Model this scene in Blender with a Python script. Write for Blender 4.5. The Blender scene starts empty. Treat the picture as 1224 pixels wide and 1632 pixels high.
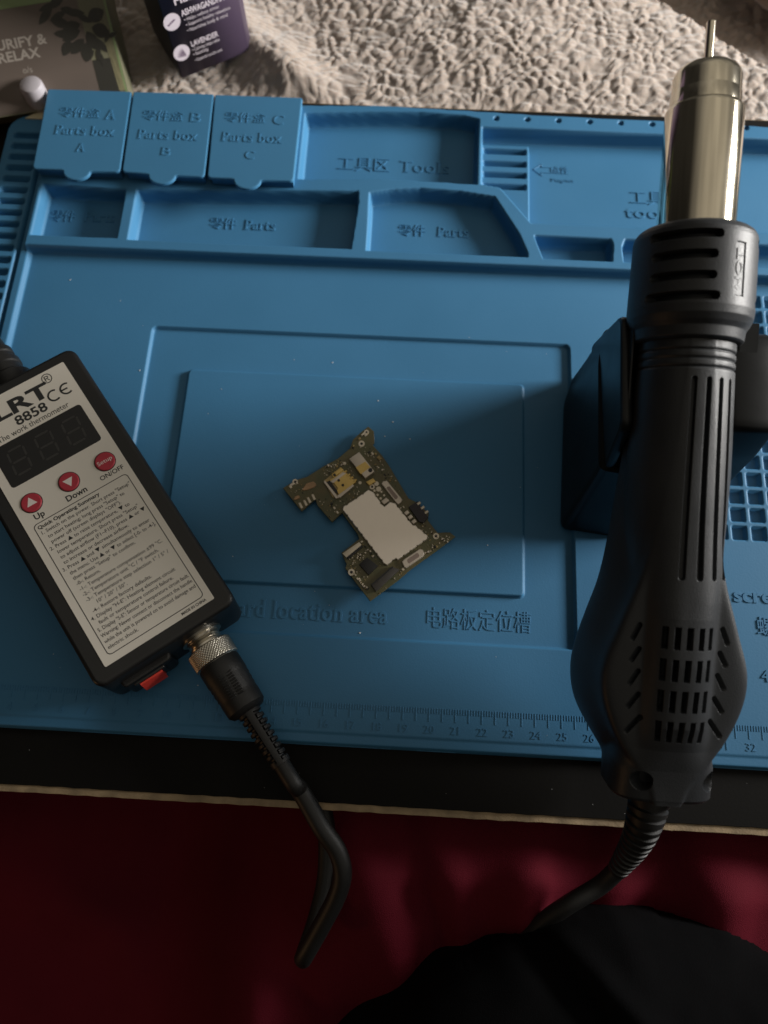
import bpy, math
import numpy as np
from mathutils import Matrix, Vector

S = 0.01                      # everything below is measured in centimetres
scene = bpy.context.scene
COL = scene.collection

# ------------------------------------------------------------------ camera
F_PX, TILT = 1226.0, 0.3164
ROLL, YAW = -0.0201, 0.0733
CAM = np.array([18.5783, -2.0961, 30.0845])
def _rot(t, r, w):
    Rx = np.array([[1, 0, 0], [0, math.cos(t), -math.sin(t)], [0, math.sin(t), math.cos(t)]])
    Rr = np.array([[math.cos(r), -math.sin(r), 0], [math.sin(r), math.cos(r), 0], [0, 0, 1]])
    Rz = np.array([[math.cos(w), -math.sin(w), 0], [math.sin(w), math.cos(w), 0], [0, 0, 1]])
    return Rz @ Rx @ Rr
RC = _rot(TILT, ROLL, YAW)
cam_d = bpy.data.cameras.new('camera')
cam = bpy.data.objects.new('camera', cam_d); COL.objects.link(cam)
M = Matrix.Identity(4)
for i in range(3):
    for j in range(3):
        M[i][j] = RC[i, j]
    M[i][3] = CAM[i] * S
cam.matrix_world = M
cam_d.sensor_fit = 'VERTICAL'; cam_d.sensor_height = 36.0
cam_d.lens = F_PX / 1632.0 * 36.0
cam_d.clip_start = 0.01; cam_d.clip_end = 50
cam_d.dof.use_dof = True; cam_d.dof.focus_distance = 0.285; cam_d.dof.aperture_fstop = 8.0
scene.camera = cam

# ------------------------------------------------------------------ light
w = bpy.data.worlds.new('World'); scene.world = w; w.use_nodes = True
nt = w.node_tree; bg = nt.nodes['Background']
tc = nt.nodes.new('ShaderNodeTexCoord')
def wdot(vec, lo, hi, stops):
    d = nt.nodes.new('ShaderNodeVectorMath'); d.operation = 'DOT_PRODUCT'; d.inputs[1].default_value = vec
    nt.links.new(tc.outputs['Generated'], d.inputs[0])
    m = nt.nodes.new('ShaderNodeMapRange'); m.inputs[1].default_value = lo; m.inputs[2].default_value = hi
    nt.links.new(d.outputs['Value'], m.inputs[0])
    r = nt.nodes.new('ShaderNodeValToRGB'); nt.links.new(m.outputs[0], r.inputs[0])
    e = r.color_ramp.elements
    e[0].position, e[0].color = stops[0]; e[1].position, e[1].color = stops[-1]
    for p, c in stops[1:-1]: e.new(p).color = c
    return r.outputs[0]
# dim walls, brighter towards the far right; a pale ceiling overhead
walls = wdot((0.30, 0.60, 0.30), -0.8, 0.8, [(0.3, (0.005, 0.0047, 0.0043, 1)), (0.65, (0.020, 0.0185, 0.016, 1)), (1.0, (0.085, 0.081, 0.073, 1))])
ceil = wdot((0.33, 0.08, 0.94), 0.50, 0.97, [(0.0, (0, 0, 0, 1)), (0.5, (0.145, 0.133, 0.113, 1)), (1.0, (0.30, 0.272, 0.222, 1))])
add = nt.nodes.new('ShaderNodeVectorMath'); add.operation = 'ADD'
nt.links.new(walls, add.inputs[0]); nt.links.new(ceil, add.inputs[1])
wn = nt.nodes.new('ShaderNodeTexNoise'); wn.inputs['Scale'].default_value = 3.2; wn.inputs['Detail'].default_value = 1.0
nt.links.new(tc.outputs['Generated'], wn.inputs['Vector'])
wm = nt.nodes.new('ShaderNodeMapRange'); wm.inputs[1].default_value = 0.35; wm.inputs[2].default_value = 0.65; wm.inputs[3].default_value = 0.8; wm.inputs[4].default_value = 1.3
nt.links.new(wn.outputs[0], wm.inputs[0])
mul = nt.nodes.new('ShaderNodeVectorMath'); mul.operation = 'SCALE'
nt.links.new(add.outputs[0], mul.inputs[0]); nt.links.new(wm.outputs[0], mul.inputs['Scale'])
nt.links.new(mul.outputs[0], bg.inputs[0]); bg.inputs[1].default_value = 1.0

def area(name, loc, target, sx, sy, power, color):
    d = bpy.data.lights.new(name, 'AREA'); d.shape = 'RECTANGLE'
    d.size = sx * S; d.size_y = sy * S; d.energy = power; d.color = color
    o = bpy.data.objects.new(name, d); COL.objects.link(o)
    o.location = Vector(loc) * S
    o.rotation_euler = (Vector(target) - Vector(loc)).to_track_quat('-Z', 'Y').to_euler()
    return o
win = area('window_light', (112, 38, 31), (18, 38, 2), 36, 24, 4.5, (1.0, 0.97, 0.93))
win.data.spread = math.radians(76)
area('lamp_light', (-42, -46, 7), (12, 0, 2), 10, 10, 0.22, (1.0, 0.55, 0.25))

scene.view_settings.view_transform = 'Standard'
scene.view_settings.look = 'None'
scene.view_settings.exposure = 0.0
scene.view_settings.gamma = 1.0

# ------------------------------------------------------------------ helpers
def ray(px, py):
    return RC @ np.array([(px - 612) / F_PX, -(py - 816) / F_PX, -1.0])
def at(px, py, z=0.0):
    """point of the photograph -> point in the room at height z (cm)"""
    d = ray(px, py); t = (z - CAM[2]) / d[2]
    return CAM + t * d
def hit(px, py, P, n):
    d = ray(px, py); t = (np.dot(np.asarray(P) - CAM, n)) / np.dot(d, n)
    return CAM + t * d

def empty(name, loc=(0, 0, 0), R=None, label=None, cat=None, group=None):
    o = bpy.data.objects.new(name, None); COL.objects.link(o)
    m = Matrix.Identity(4)
    if R is not None:
        for i in range(3):
            for j in range(3):
                m[i][j] = R[i][j]
    for i in range(3):
        m[i][3] = loc[i] * S
    o.matrix_world = m
    o.empty_display_size = 0.01
    tag(o, label, cat, group)
    return o
def tag(o, label=None, cat=None, group=None, kind=None):
    if label: o['label'] = label
    if cat: o['category'] = cat
    if group: o['group'] = group
    if kind: o['kind'] = kind
    return o

class MB:
    def __init__(s): s.v = []; s.f = []
    def add(s, verts, faces, T=None):
        b = len(s.v)
        for p in verts:
            if T is not None:
                p = T @ Vector(p)
            s.v.append((p[0], p[1], p[2]))
        s.f += [tuple(b + i for i in f) for f in faces]
        return s
    def prism(s, poly, z0, z1, bev=0.0, T=None, seg=2):
        """extruded outline with a rounded top edge"""
        poly = [(p[0], p[1]) for p in poly]
        n = len(poly)
        ar = sum(poly[i][0] * poly[(i + 1) % n][1] - poly[(i + 1) % n][0] * poly[i][1] for i in range(n))
        if ar < 0: poly = poly[::-1]
        P = np.array(poly, float)
        d1 = P - np.roll(P, 1, 0); d2 = np.roll(P, -1, 0) - P
        d1 /= np.linalg.norm(d1, axis=1)[:, None] + 1e-9; d2 /= np.linalg.norm(d2, axis=1)[:, None] + 1e-9
        n1 = np.stack([-d1[:, 1], d1[:, 0]], 1); n2 = np.stack([-d2[:, 1], d2[:, 0]], 1)
        m = n1 + n2; k = 1.0 / np.maximum(0.35, (1 + (n1 * n2).sum(1)))
        inn = m * k[:, None]
        loops = [(P, z0), (P, z1 - bev)]
        if bev > 0:
            for q in range(1, seg + 1):
                a = q / seg * math.pi / 2
                loops.append((P + inn * bev * (1 - math.cos(a)), z1 - bev + bev * math.sin(a)))
        vs = []; fs = []
        for L, z in loops:
            vs += [(x, y, z) for x, y in L]
        for l in range(len(loops) - 1):
            for i in range(n):
                j = (i + 1) % n
                fs.append((l * n + i, l * n + j, (l + 1) * n + j, (l + 1) * n + i))
        fs.append(tuple(range((len(loops) - 1) * n, len(loops) * n)))
        fs.append(tuple(range(n - 1, -1, -1)))
        return s.add(vs, fs, T)
    def loft(s, rings, cap=True, T=None):
        n = len(rings[0]); vs = [tuple(p) for r in rings for p in r]; fs = []
        for l in range(len(rings) - 1):
            for i in range(n):
                j = (i + 1) % n
                fs.append((l * n + i, l * n + j, (l + 1) * n + j, (l + 1) * n + i))
        if cap:
            fs.append(tuple(range(n - 1, -1, -1)))
            fs.append(tuple(range((len(rings) - 1) * n, len(rings) * n)))
        return s.add(vs, fs, T)
    def revolve(s, prof, n=48, T=None):
        """profile (u along +Y, radius) turned about the local Y axis"""
        rings = []
        for u, r in prof:
            rings.append([(r * math.sin(2 * math.pi * i / n), u, r * math.cos(2 * math.pi * i / n)) for i in range(n)])
        return s.loft(rings, True, T)
    def tube(s, pts, rad, n=16, sub=8):
        P = [Vector(p) for p in pts]
        R = rad if isinstance(rad, (list, tuple)) else [rad] * len(P)
        C = []; RR = []
        for i in range(len(P) - 1):
            p0 = P[max(i - 1, 0)]; p1 = P[i]; p2 = P[i + 1]; p3 = P[min(i + 2, len(P) - 1)]
            for k in range(sub):
                t = k / sub
                C.append(0.5 * ((2 * p1) + (p2 - p0) * t + (2 * p0 - 5 * p1 + 4 * p2 - p3) * t * t + (3 * p1 - p0 - 3 * p2 + p3) * t ** 3))
                RR.append(R[i] * (1 - t) + R[i + 1] * t)
        C.append(P[-1]); RR.append(R[-1])
        up = Vector((0.3, 0.2, 1)); rings = []
        for i, c in enumerate(C):
            d = (C[min(i + 1, len(C) - 1)] - C[max(i - 1, 0)]).normalized()
            a = d.cross(up)
            if a.length < 1e-3: a = d.cross(Vector((1, 0, 0)))
            a.normalize(); b = a.cross(d).normalized(); up = b
            rings.append([tuple(c + float(RR[i]) * (math.cos(2 * math.pi * k / n) * a + math.sin(2 * math.pi * k / n) * b)) for k in range(n)])
        return s.loft(rings)
    def build(s, name, m, parent=None, origin=(0, 0, 0), ang=35, smooth=True):
        me = bpy.data.meshes.new(name)
        o3 = np.array(origin)
        me.from_pydata([tuple((np.array(p) - o3) * S) for p in s.v], [], s.f)
        return link(name, me, m, parent, origin, ang, smooth)
def link(name, me, m, parent=None, origin=(0, 0, 0), ang=35, smooth=True):
    me.update()
    if smooth:
        me.shade_smooth()
        if ang: me.set_sharp_from_angle(angle=math.radians(ang))
        big = [p.index for p in me.polygons if p.loop_total > 4] if len(me.polygons) < 60000 else []
        for i in big: me.polygons[i].use_smooth = False
    me.materials.append(m)
    o = bpy.data.objects.new(name, me); COL.objects.link(o)
    if parent is not None: o.parent = parent
    else: o.location = Vector(origin) * S
    return o
def grid_mesh(name, X, Y, Z, m, parent=None, skirt=None, ang=0, cx=None, origin=(0, 0, 0)):
    """height field; X, Y, Z arrays [ny, nx] in cm"""
    ny, nx = Z.shape
    co = np.stack([X, Y, Z], -1).reshape(-1, 3)
    idx = np.arange(ny * nx).reshape(ny, nx)
    q = np.stack([idx[:-1, :-1], idx[:-1, 1:], idx[1:, 1:], idx[1:, :-1]], -1).reshape(-1, 4)
    if skirt is not None:
        ring = np.concatenate([idx[0, :], idx[1:, -1], idx[-1, -2::-1], idx[-2:0:-1, 0]])
        low = co[ring].copy(); low[:, 2] = skirt
        b = len(co); k = len(ring); co = np.concatenate([co, low])
        a = np.arange(k); a2 = (a + 1) % k
        q = np.concatenate([q, np.stack([ring[a], b + a, b + a2, ring[a2]], -1)])
    me = bpy.data.meshes.new(name)
    me.vertices.add(len(co)); me.vertices.foreach_set('co', ((co - np.array(origin)) * S).astype(np.float32).ravel())
    me.loops.add(len(q) * 4); me.loops.foreach_set('vertex_index', q.astype(np.int32).ravel())
    me.polygons.add(len(q)); me.polygons.foreach_set('loop_start', (np.arange(len(q)) * 4).astype(np.int32))
    me.polygons.foreach_set('loop_total', np.full(len(q), 4, np.int32))
    me.update(calc_edges=True); me.validate()
    return link(name, me, m, parent, origin, ang)

_tcache = {}
def text_geo(txt, size=1.0, ext=0.0, bev=0.0, bold=0.0, align='CENTER', res=3, serif=False):
    key = (txt, size, ext, bev, bold, align, res, serif)
    if key in _tcache: return _tcache[key]
    c = bpy.data.curves.new('t', 'FONT'); c.body = txt; c.size = size
    c.align_x = align; c.align_y = 'CENTER'; c.extrude = ext; c.bevel_depth = bev; c.bevel_resolution = 1
    c.offset = bold; c.space_character = 1.07 if serif else 1.0; c.resolution_u = res; c.fill_mode = 'FRONT' if ext == 0 else 'BOTH'
    o = bpy.data.objects.new('t', c); COL.objects.link(o)
    dg = bpy.context.evaluated_depsgraph_get()
    me = bpy.data.meshes.new_from_object(o.evaluated_get(dg))
    v = [tuple(p.co) for p in me.vertices]; f = [tuple(p.vertices) for p in me.polygons]
    if serif and size > 0:
        zt = max(p[2] for p in v); seen = set()
        lv = [v[ed.vertices[0]][1] for ed in me.edges if abs(v[ed.vertices[0]][1] - v[ed.vertices[1]][1]) < 1e-3 * size and 0.05 * size < abs(v[ed.vertices[0]][0] - v[ed.vertices[1]][0]) < 0.19 * size]
        lo_, hi_ = (min(lv), max(lv)) if lv else (0, 0)
        for ed in me.edges:
            a_, b_ = v[ed.vertices[0]], v[ed.vertices[1]]
            if abs(a_[1] - b_[1]) > 1e-3 * size or abs(a_[2] - zt) > 1e-4 or abs(b_[2] - zt) > 1e-4: continue
            ln = abs(a_[0] - b_[0])
            if min(abs(a_[1] - lo_), abs(a_[1] - hi_)) > 0.03 * size: continue
            if not 0.05 * size < ln < 0.19 * size: continue
            key2 = (round((a_[0] + b_[0]) / size * 12), round(a_[1] / size * 25))
            if key2 in seen: continue
            seen.add(key2)
            xm, ym = (a_[0] + b_[0]) / 2, a_[1]; hw = ln / 2 + 0.055 * size; th_ = 0.022 * size
            b0 = len(v); z0_, z1_ = -zt, zt * 0.98
            v += [(xm + i * hw, ym + j * th_, z) for z in (z0_, z1_) for i, j in ((-1, -1), (1, -1), (1, 1), (-1, 1))]
            f += [tuple(b0 + q for q in t) for t in ((0, 3, 2, 1), (4, 5, 6, 7), (0, 1, 5, 4), (1, 2, 6, 5), (2, 3, 7, 6), (3, 0, 4, 7))]
    bpy.data.objects.remove(o); bpy.data.curves.remove(c); bpy.data.meshes.remove(me)
    _tcache[key] = (v, f)
    return v, f
def put_text(mb, txt, x, y, z, size, width=None, rot=0.0, ext=0.0, bev=0.0, bold=0.0, align='CENTER', T=None, res=3, sx=1.0, serif=False):
    v, f = text_geo(txt, size, ext, bev, bold, align, res, serif)
    if not v: return
    a = np.array(v)
    if width:
        sx = width / max(1e-6, a[:, 0].max() - a[:, 0].min())
    L = Matrix.Translation((x, y, z)) @ Matrix.Rotation(rot, 4, 'Z') @ Matrix.Diagonal((sx, 1, 1, 1))
    mb.add(v, f, (T @ L) if T is not None else L)
def rrect(x0, y0, x1, y1, r, n=5):
    out = []
    for cx, cy, a0 in ((x1 - r, y1 - r, 0), (x0 + r, y1 - r, 90), (x0 + r, y0 + r, 180), (x1 - r, y0 + r, 270)):
        for k in range(n + 1):
            a = math.radians(a0 + 90 * k / n); out.append((cx + r * math.cos(a), cy + r * math.sin(a)))
    return out
def circ(x, y, r, n=28): return [(x + r * math.cos(2 * math.pi * k / n), y + r * math.sin(2 * math.pi * k / n)) for k in range(n)]

# numpy noise
def _h(ix, iy, seed):
    n = (ix.astype(np.int64) * 374761393 + iy.astype(np.int64) * 668265263 + seed * 974711) & 0xffffffff
    n = ((n ^ (n >> 13)) * 1274126177) & 0xffffffff
    n = (n ^ (n >> 16)) & 0xffffffff
    return n / 4294967295.0
def vnoise(x, y, seed=0):
    ix = np.floor(x); iy = np.floor(y); fx = x - ix; fy = y - iy
    fx = fx * fx * fx * (fx * (fx * 6 - 15) + 10); fy = fy * fy * fy * (fy * (fy * 6 - 15) + 10)
    a = _h(ix, iy, seed); b = _h(ix + 1, iy, seed); c = _h(ix, iy + 1, seed); d = _h(ix + 1, iy + 1, seed)
    return (a * (1 - fx) + b * fx) * (1 - fy) + (c * (1 - fx) + d * fx) * fy
def fbm(x, y, seed=0, o=4):
    r = 0; a = 0.5
    for k in range(o):
        r = r + a * vnoise(x * 2 ** k, y * 2 ** k, seed + k * 17); a *= 0.5
    return r
def worley(x, y, seed=0):
    ix = np.floor(x); iy = np.floor(y); f1 = np.full(x.shape, 9.0); f2 = np.full(x.shape, 9.0)
    for dx in (-1, 0, 1):
        for dy in (-1, 0, 1):
            cx = ix + dx; cy = iy + dy
            d = np.hypot(cx + _h(cx, cy, seed) - x, cy + _h(cx, cy, seed + 5) - y)
            f2 = np.minimum(f2, np.maximum(f1, d)); f1 = np.minimum(f1, d)
    return f1, f2
def sstep(t): t = np.clip(t, 0, 1); return t * t * (3 - 2 * t)

# ------------------------------------------------------------------ materials
def mat(name, col, rough=0.5, metal=0.0, var=0.0, vscale=30, bump=0.0, bscale=400, spec=0.5, sheen=0.0, rvar=0.0, coat=0.0, trans=0.0, col2=None):
    m = bpy.data.materials.new(name); m.use_nodes = True
    n = m.node_tree; p = n.nodes['Principled BSDF']
    p.inputs['Base Color'].default_value = (*col, 1); p.inputs['Roughness'].default_value = rough
    p.inputs['Metallic'].default_value = metal; p.inputs['Specular IOR Level'].default_value = spec
    if sheen: p.inputs['Sheen Weight'].default_value = sheen; p.inputs['Sheen Roughness'].default_value = 0.5
    if coat: p.inputs['Coat Weight'].default_value = coat; p.inputs['Coat Roughness'].default_value = 0.15
    if trans: p.inputs['Transmission Weight'].default_value = trans
    tc = n.nodes.new('ShaderNodeTexCoord')
    if var or rvar or col2:
        nz = n.nodes.new('ShaderNodeTexNoise'); nz.inputs['Scale'].default_value = vscale; nz.inputs['Detail'].default_value = 6
        n.links.new(tc.outputs['Object'], nz.inputs['Vector'])
        if var or col2:
            r = n.nodes.new('ShaderNodeValToRGB')
            lo = col2 if col2 else tuple(c * (1 - var) for c in col)
            hi = col if col2 else tuple(min(1, c * (1 + var)) for c in col)
            r.color_ramp.elements[0].color = (*lo, 1); r.color_ramp.elements[1].color = (*hi, 1)
            r.color_ramp.elements[0].position = 0.3; r.color_ramp.elements[1].position = 0.7
            n.links.new(nz.outputs[0], r.inputs[0]); n.links.new(r.outputs[0], p.inputs['Base Color'])
        if rvar:
            q = n.nodes.new('ShaderNodeMapRange'); q.inputs[1].default_value = 0.3; q.inputs[2].default_value = 0.7
            q.inputs[3].default_value = rough - rvar; q.inputs[4].default_value = rough + rvar
            n.links.new(nz.outputs[0], q.inputs[0]); n.links.new(q.outputs[0], p.inputs['Roughness'])
    if bump:
        b = n.nodes.new('ShaderNodeTexNoise'); b.inputs['Scale'].default_value = bscale; b.inputs['Detail'].default_value = 4
        n.links.new(tc.outputs['Object'], b.inputs['Vector'])
        bp = n.nodes.new('ShaderNodeBump'); bp.inputs['Strength'].default_value = bump; bp.inputs['Distance'].default_value = 0.0004
        n.links.new(b.outputs[0], bp.inputs['Height']); n.links.new(bp.outputs[0], p.inputs['Normal'])
    return m
MAT_BLUE = mat('blue_silicone', (0.045, 0.178, 0.335), 0.55, var=0.05, vscale=14, bump=0.12, bscale=1500, spec=0.35, rvar=0.12)
LID_BLUE = mat('blue_silicone_lid', (0.048, 0.183, 0.335), 0.5, var=0.04, vscale=25, bump=0.1, bscale=1500, spec=0.35)
GUN_BLACK = mat('textured_black_plastic', (0.025, 0.0275, 0.031), 0.45, var=0.1, vscale=60, bump=0.25, bscale=2500, spec=0.45, rvar=0.05)
BOX_BLACK = mat('smooth_black_plastic', (0.012, 0.012, 0.012), 0.38, var=0.15, vscale=60, bump=0.1, bscale=2000, rvar=0.06)
STAND_BLACK = mat('glossy_black_plastic', (0.008, 0.009, 0.010), 0.36, var=0.1, vscale=50, bump=0.05, bscale=1500, rvar=0.05, spec=0.28)
RUBBER = mat('black_rubber', (0.011, 0.011, 0.011), 0.5, var=0.15, vscale=80, bump=0.15, bscale=1800)
CHROME = mat('polished_steel', (0.78, 0.71, 0.57), 0.13, metal=1.0, var=0.04, vscale=40, rvar=0.04)
KNURL = mat('nickel_plate', (0.62, 0.58, 0.50), 0.28, metal=1.0)
LABEL = mat('label_paper', (0.70, 0.655, 0.575), 0.45, var=0.03, vscale=40)
INK = mat('black_ink', (0.02, 0.02, 0.02), 0.5)
DISPLAY = mat('display_window', (0.012, 0.012, 0.012), 0.22)
SEGMENT = mat('display_segment', (0.032, 0.031, 0.029), 0.3)
RED = mat('red_button', (0.42, 0.030, 0.050), 0.45, var=0.08, vscale=200)
RED_SW = mat('red_switch', (0.85, 0.060, 0.035), 0.35)
WHITE = mat('white_print', (0.75, 0.68, 0.64), 0.5)

# ------------------------------------------------------------------ board, cloths, blanket
DESK_B = mat('black_laminate', (0.006, 0.0056, 0.005), 0.65, spec=0.12, var=0.15, vscale=20, bump=0.1, bscale=800, rvar=0.08)
PLY = mat('plywood_edge', (0.30, 0.22, 0.13), 0.7, var=0.35, vscale=150, bump=0.4, bscale=900)
desk = empty('work_board', (20, -3.8, -1.3), None, 'thin black topped board with raw plywood edge under the blue mat', 'board')
def edge_wobble(y, amp=0.03):
    xs = np.linspace(-12, 60, 150)
    return [(x, y + amp * (2 * float(fbm(np.array(x * 0.35), np.array(3.3), 4)) - 1) + 0.012 * math.sin(x * 7.1)) for x in xs]
mb = MB(); mb.prism(edge_wobble(-3.86) + [(60, 29.5), (-12, 29.5)], -1.3, -0.52, 0.02); o = mb.build('plywood', PLY, desk, (20, -3.8, -1.3))
mb = MB(); mb.prism(edge_wobble(-3.60, 0.02) + [(59.9, 29.4), (-11.9, 29.4)], -0.52, -0.44, 0.02); mb.build('laminate_top', DESK_B, desk, (20, -3.8, -1.3))

CLOTH = mat('dark_red_cloth', (0.108, 0.008, 0.017), 0.8, var=0.14, vscale=14, bump=0.6, bscale=2600, spec=0.08)
xs = np.linspace(-35, 75, 420); ys = np.linspace(-50, 22, 280); X, Y = np.meshgrid(xs, ys)
W1 = fbm(X * 0.06, Y * 0.06, 9, 3) - 0.45
def fold(nx_, ny_, freq, warp, sd):
    t = (X * nx_ + Y * ny_) * freq + warp * W1 * 6
    k = np.floor(t / math.pi); amp = 0.35 + _h(k, k * 0, sd)
    return np.abs(np.sin(t)) ** 2.5 * amp
Z = -13.0 + 10.2 * sstep((X - 7) / 11) + 1.3 * (fbm(X * 0.07, Y * 0.07, 3, 3) - 0.45)
Z += 1.9 * fold(0.84, 0.54, 0.50, 0.8, 3) * sstep((X - 9) / 8) + 0.55 * fold(0.93, 0.36, 1.05, 1.4, 8) * sstep((X - 11) / 8)
Z += 0.5 * fold(0.6, 0.8, 0.25, 1.2, 5)
Z -= 0.55 * np.maximum(-6.2 - Y, 0) * sstep((X - 12) / 6)
cap_ = -1.9 + 1.5 * sstep((-4.2 - Y) / 2.5)
Z = cap_ - np.log1p(np.exp((cap_ - Z) * 1.6)) / 1.6
o = grid_mesh('red_cloth', X, Y, Z, CLOTH, skirt=-22, origin=(20, -10, -20)); tag(o, 'dark red cloth with soft folds lying below the board', 'cloth')

FLOOR = mat('dark_carpet', (0.03, 0.026, 0.024), 0.9, var=0.2, vscale=20, bump=0.3)
mb = MB(); mb.prism([(-150, -150), (170, -150), (170, 200), (-150, 200)], -24, -22.2)
tag(mb.build('floor', FLOOR, None, (0, 0, -24)), kind='structure')

GARMENT = mat('black_fabric', (0.0035, 0.0035, 0.004), 0.9, var=0.15, vscale=60, bump=0.5, bscale=2500, spec=0.06)
xs = np.linspace(6, 62, 300); ys = np.linspace(-45, -3, 240); X, Y = np.meshgrid(xs, ys)
q = ((X - 29.6) / 14.2) ** 2 + ((Y + 21.5 + 0.25 * np.maximum(X - 27, 0)) / 15.0) ** 2 + 0.25 * (fbm(X * 0.12, Y * 0.12, 41) - 0.5)
Z = -2.6 + 6.0 * np.clip(1.02 - q, 0, 1) ** 0.36 + 1.2 * (fbm(X * 0.16, Y * 0.16, 40) - 0.5) * sstep((1.05 - q) * 4)
d = (X - 28.5) * 0.70 + (Y + 11.0) * 0.72
Z += 0.45 * np.exp(-(d / 0.5) ** 2) - 0.4 * np.exp(-((d + 1.1) / 0.5) ** 2)
Z = np.where(q > 1.03, -3 - 25 * (q - 1.03), Z); Z = np.maximum(Z, -22.3)
o = grid_mesh('black_garment', X, Y, Z, GARMENT, skirt=-22.4, origin=(41, -24, -22)); tag(o, 'black fabric garment bunched over the red cloth in the bottom corner', 'garment')

SHERPA = mat('beige_sherpa', (0.36, 0.305, 0.265), 0.95, bump=0.5, bscale=1300, sheen=0.5, spec=0.05, col2=(0.31, 0.255, 0.215), vscale=60)
q_ = SHERPA.node_tree.nodes['Principled BSDF']; q_.inputs['Subsurface Weight'].default_value = 0.5; q_.inputs['Subsurface Scale'].default_value = 0.0022; q_.inputs['Subsurface Radius'].default_value = (1.0, 0.7, 0.5)
xs = np.concatenate([np.linspace(-20, -7, 60, endpoint=False), np.linspace(-7, 44, 1060, endpoint=False), np.linspace(44, 62, 80)])
ys = np.concatenate([np.linspace(28.75, 42, 290, endpoint=False), np.linspace(42, 85, 160)]); X, Y = np.meshgrid(xs, ys)
wx = fbm(X * 0.45, Y * 0.45, 61, 3) - 0.45; wy = fbm(X * 0.45, Y * 0.45, 77, 3) - 0.45
U = X * 0.88 + Y * 0.48 + wx * 1.1; V = -X * 0.48 + Y * 0.88 + wy * 1.1
f1, f2 = worley(U * 1.75, V * 2.5, 12)
g1, g2 = worley(U * 3.3 + 4, V * 4.2, 31)
big_l = vnoise(U * 1.1, V * 1.5, 15)
lump = np.exp(-(f1 * 1.5) ** 2) * (0.55 + 0.9 * big_l) + 0.30 * np.exp(-(g1 * 1.6) ** 2)
Z = -0.85 + 0.15 * lump + 0.10 * fbm(X * 1.2, Y * 1.2, 14, 2)
big = 2.2 * (fbm(X * 0.085, Y * 0.085, 5) - 0.35)
Z += big * sstep((Y - 28.5) / 5) * 0.8
Z += 1.3 * np.exp(-(((X - 9) * 0.55 + (Y - 33.5) * 0.75) / 1.4) ** 2) * sstep((Y - 29) / 2) * sstep((15 - X) / 4)
Z -= 3.4 * sstep(((X - 35.0) * 0.75 + (Y - 34.2) * 0.9) / 1.2) * sstep((X - 28) / 3)
o = grid_mesh('sherpa_blanket', X, Y, Z, SHERPA, skirt=-6, origin=(20, 50, -3)); tag(o, 'beige fluffy sherpa blanket spread behind the blue mat', 'blanket')
BROWN = mat('brown_surface', (0.10, 0.07, 0.05), 0.85, var=0.2, vscale=40, bump=0.6, bscale=900, sheen=0.2)
mb = MB(); rings = []  # added rounded form, stands for the shaded brown surface past the blanket's end
for k in range(13):
    a = -math.pi / 2 + math.pi * k / 12
    rr = max(0.02, math.cos(a)) ** 0.45
    rings.append([(46.5 + 11.5 * rr * np.sign(math.cos(t)) * abs(math.cos(t)) ** 0.55, 48.5 + 11.5 * rr * np.sign(math.sin(t)) * abs(math.sin(t)) ** 0.55, -1.2 + 2.6 * math.sin(a)) for t in np.linspace(0, 2 * math.pi, 48, endpoint=False)])
mb.loft(rings); tag(mb.build('brown_corner_form', BROWN, None, (44, 47.5, -3.8)), 'added brown form for the dark surface behind the blanket in the far corner', 'brown surface')

# ------------------------------------------------------------------ blue silicone mat
def box_sd(X, Y, x0, y0, x1, y1, r=0.0):
    dx = np.abs(X - (x0 + x1) / 2) - (x1 - x0) / 2 + r; dy = np.abs(Y - (y0 + y1) / 2) - (y1 - y0) / 2 + r
    return np.hypot(np.maximum(dx, 0), np.maximum(dy, 0)) + np.minimum(np.maximum(dx, dy), 0) - r
def poly_sd(X, Y, P, r=0.0):
    d = np.full(X.shape, 1e9); s = np.ones(X.shape); n = len(P)
    for i in range(n):
        ax, ay = P[i]; bx, by = P[i - 1]
        ex, ey = bx - ax, by - ay; wx_, wy_ = X - ax, Y - ay
        t = np.clip((wx_ * ex + wy_ * ey) / (ex * ex + ey * ey), 0, 1)
        d = np.minimum(d, (wx_ - ex * t) ** 2 + (wy_ - ey * t) ** 2)
        c1 = Y >= ay; c2 = Y < by; c3 = ex * wy_ > ey * wx_
        s = np.where((c1 & c2 & c3) | (~c1 & ~c2 & ~c3), -s, s)
    return s * np.sqrt(d) - r
def carve(H, sd, z, wdt=0.10):
    """blend H to height z where sd < 0, with a moulded wall just inside the outline"""
    return H + (z - H) * sstep(-sd / wdt + 0.0)
mat_root = empty('silicone_mat', (20, 13, -0.42), None, 'blue silicone repair mat with moulded pockets and raised lettering', 'mat')
MO = (20, 13, -0.42)
xs = np.arange(-1.62, 42.6, 0.046); ys = np.arange(-1.58, 28.75, 0.046); X, Y = np.meshgrid(xs, ys)
H = np.zeros(X.shape)
# working area details
H = carve(H, box_sd(X, Y, 7.02, 2.47, 25.64, 15.95, 0.25), -0.17, 0.07)
H = carve(H, box_sd(X, Y, 8.90, 4.45, 23.64, 13.92, 0.22), 0.0, 0.07)
H = carve(H, Y + 1.09, -0.05, 0.06)
# square magnet wells
gx, gy = 32.74, 7.2
cx_ = np.mod(X - gx, 0.785) - 0.3925; cy_ = np.mod(Y - gy, 0.782) - 0.391
cell = box_sd(cx_, cy_, -0.31, -0.31, 0.31, 0.31, 0.06)
inside = (X > gx - 0.785 * 4) & (X < gx + 0.785 * 10) & (Y > gy) & (Y < gy + 0.782 * 15)
H = np.where(inside, H - 0.30 * sstep(-cell / 0.07), H)
# left border strip
H = carve(H, X - 0.92, 0.25, 0.16)
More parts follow.
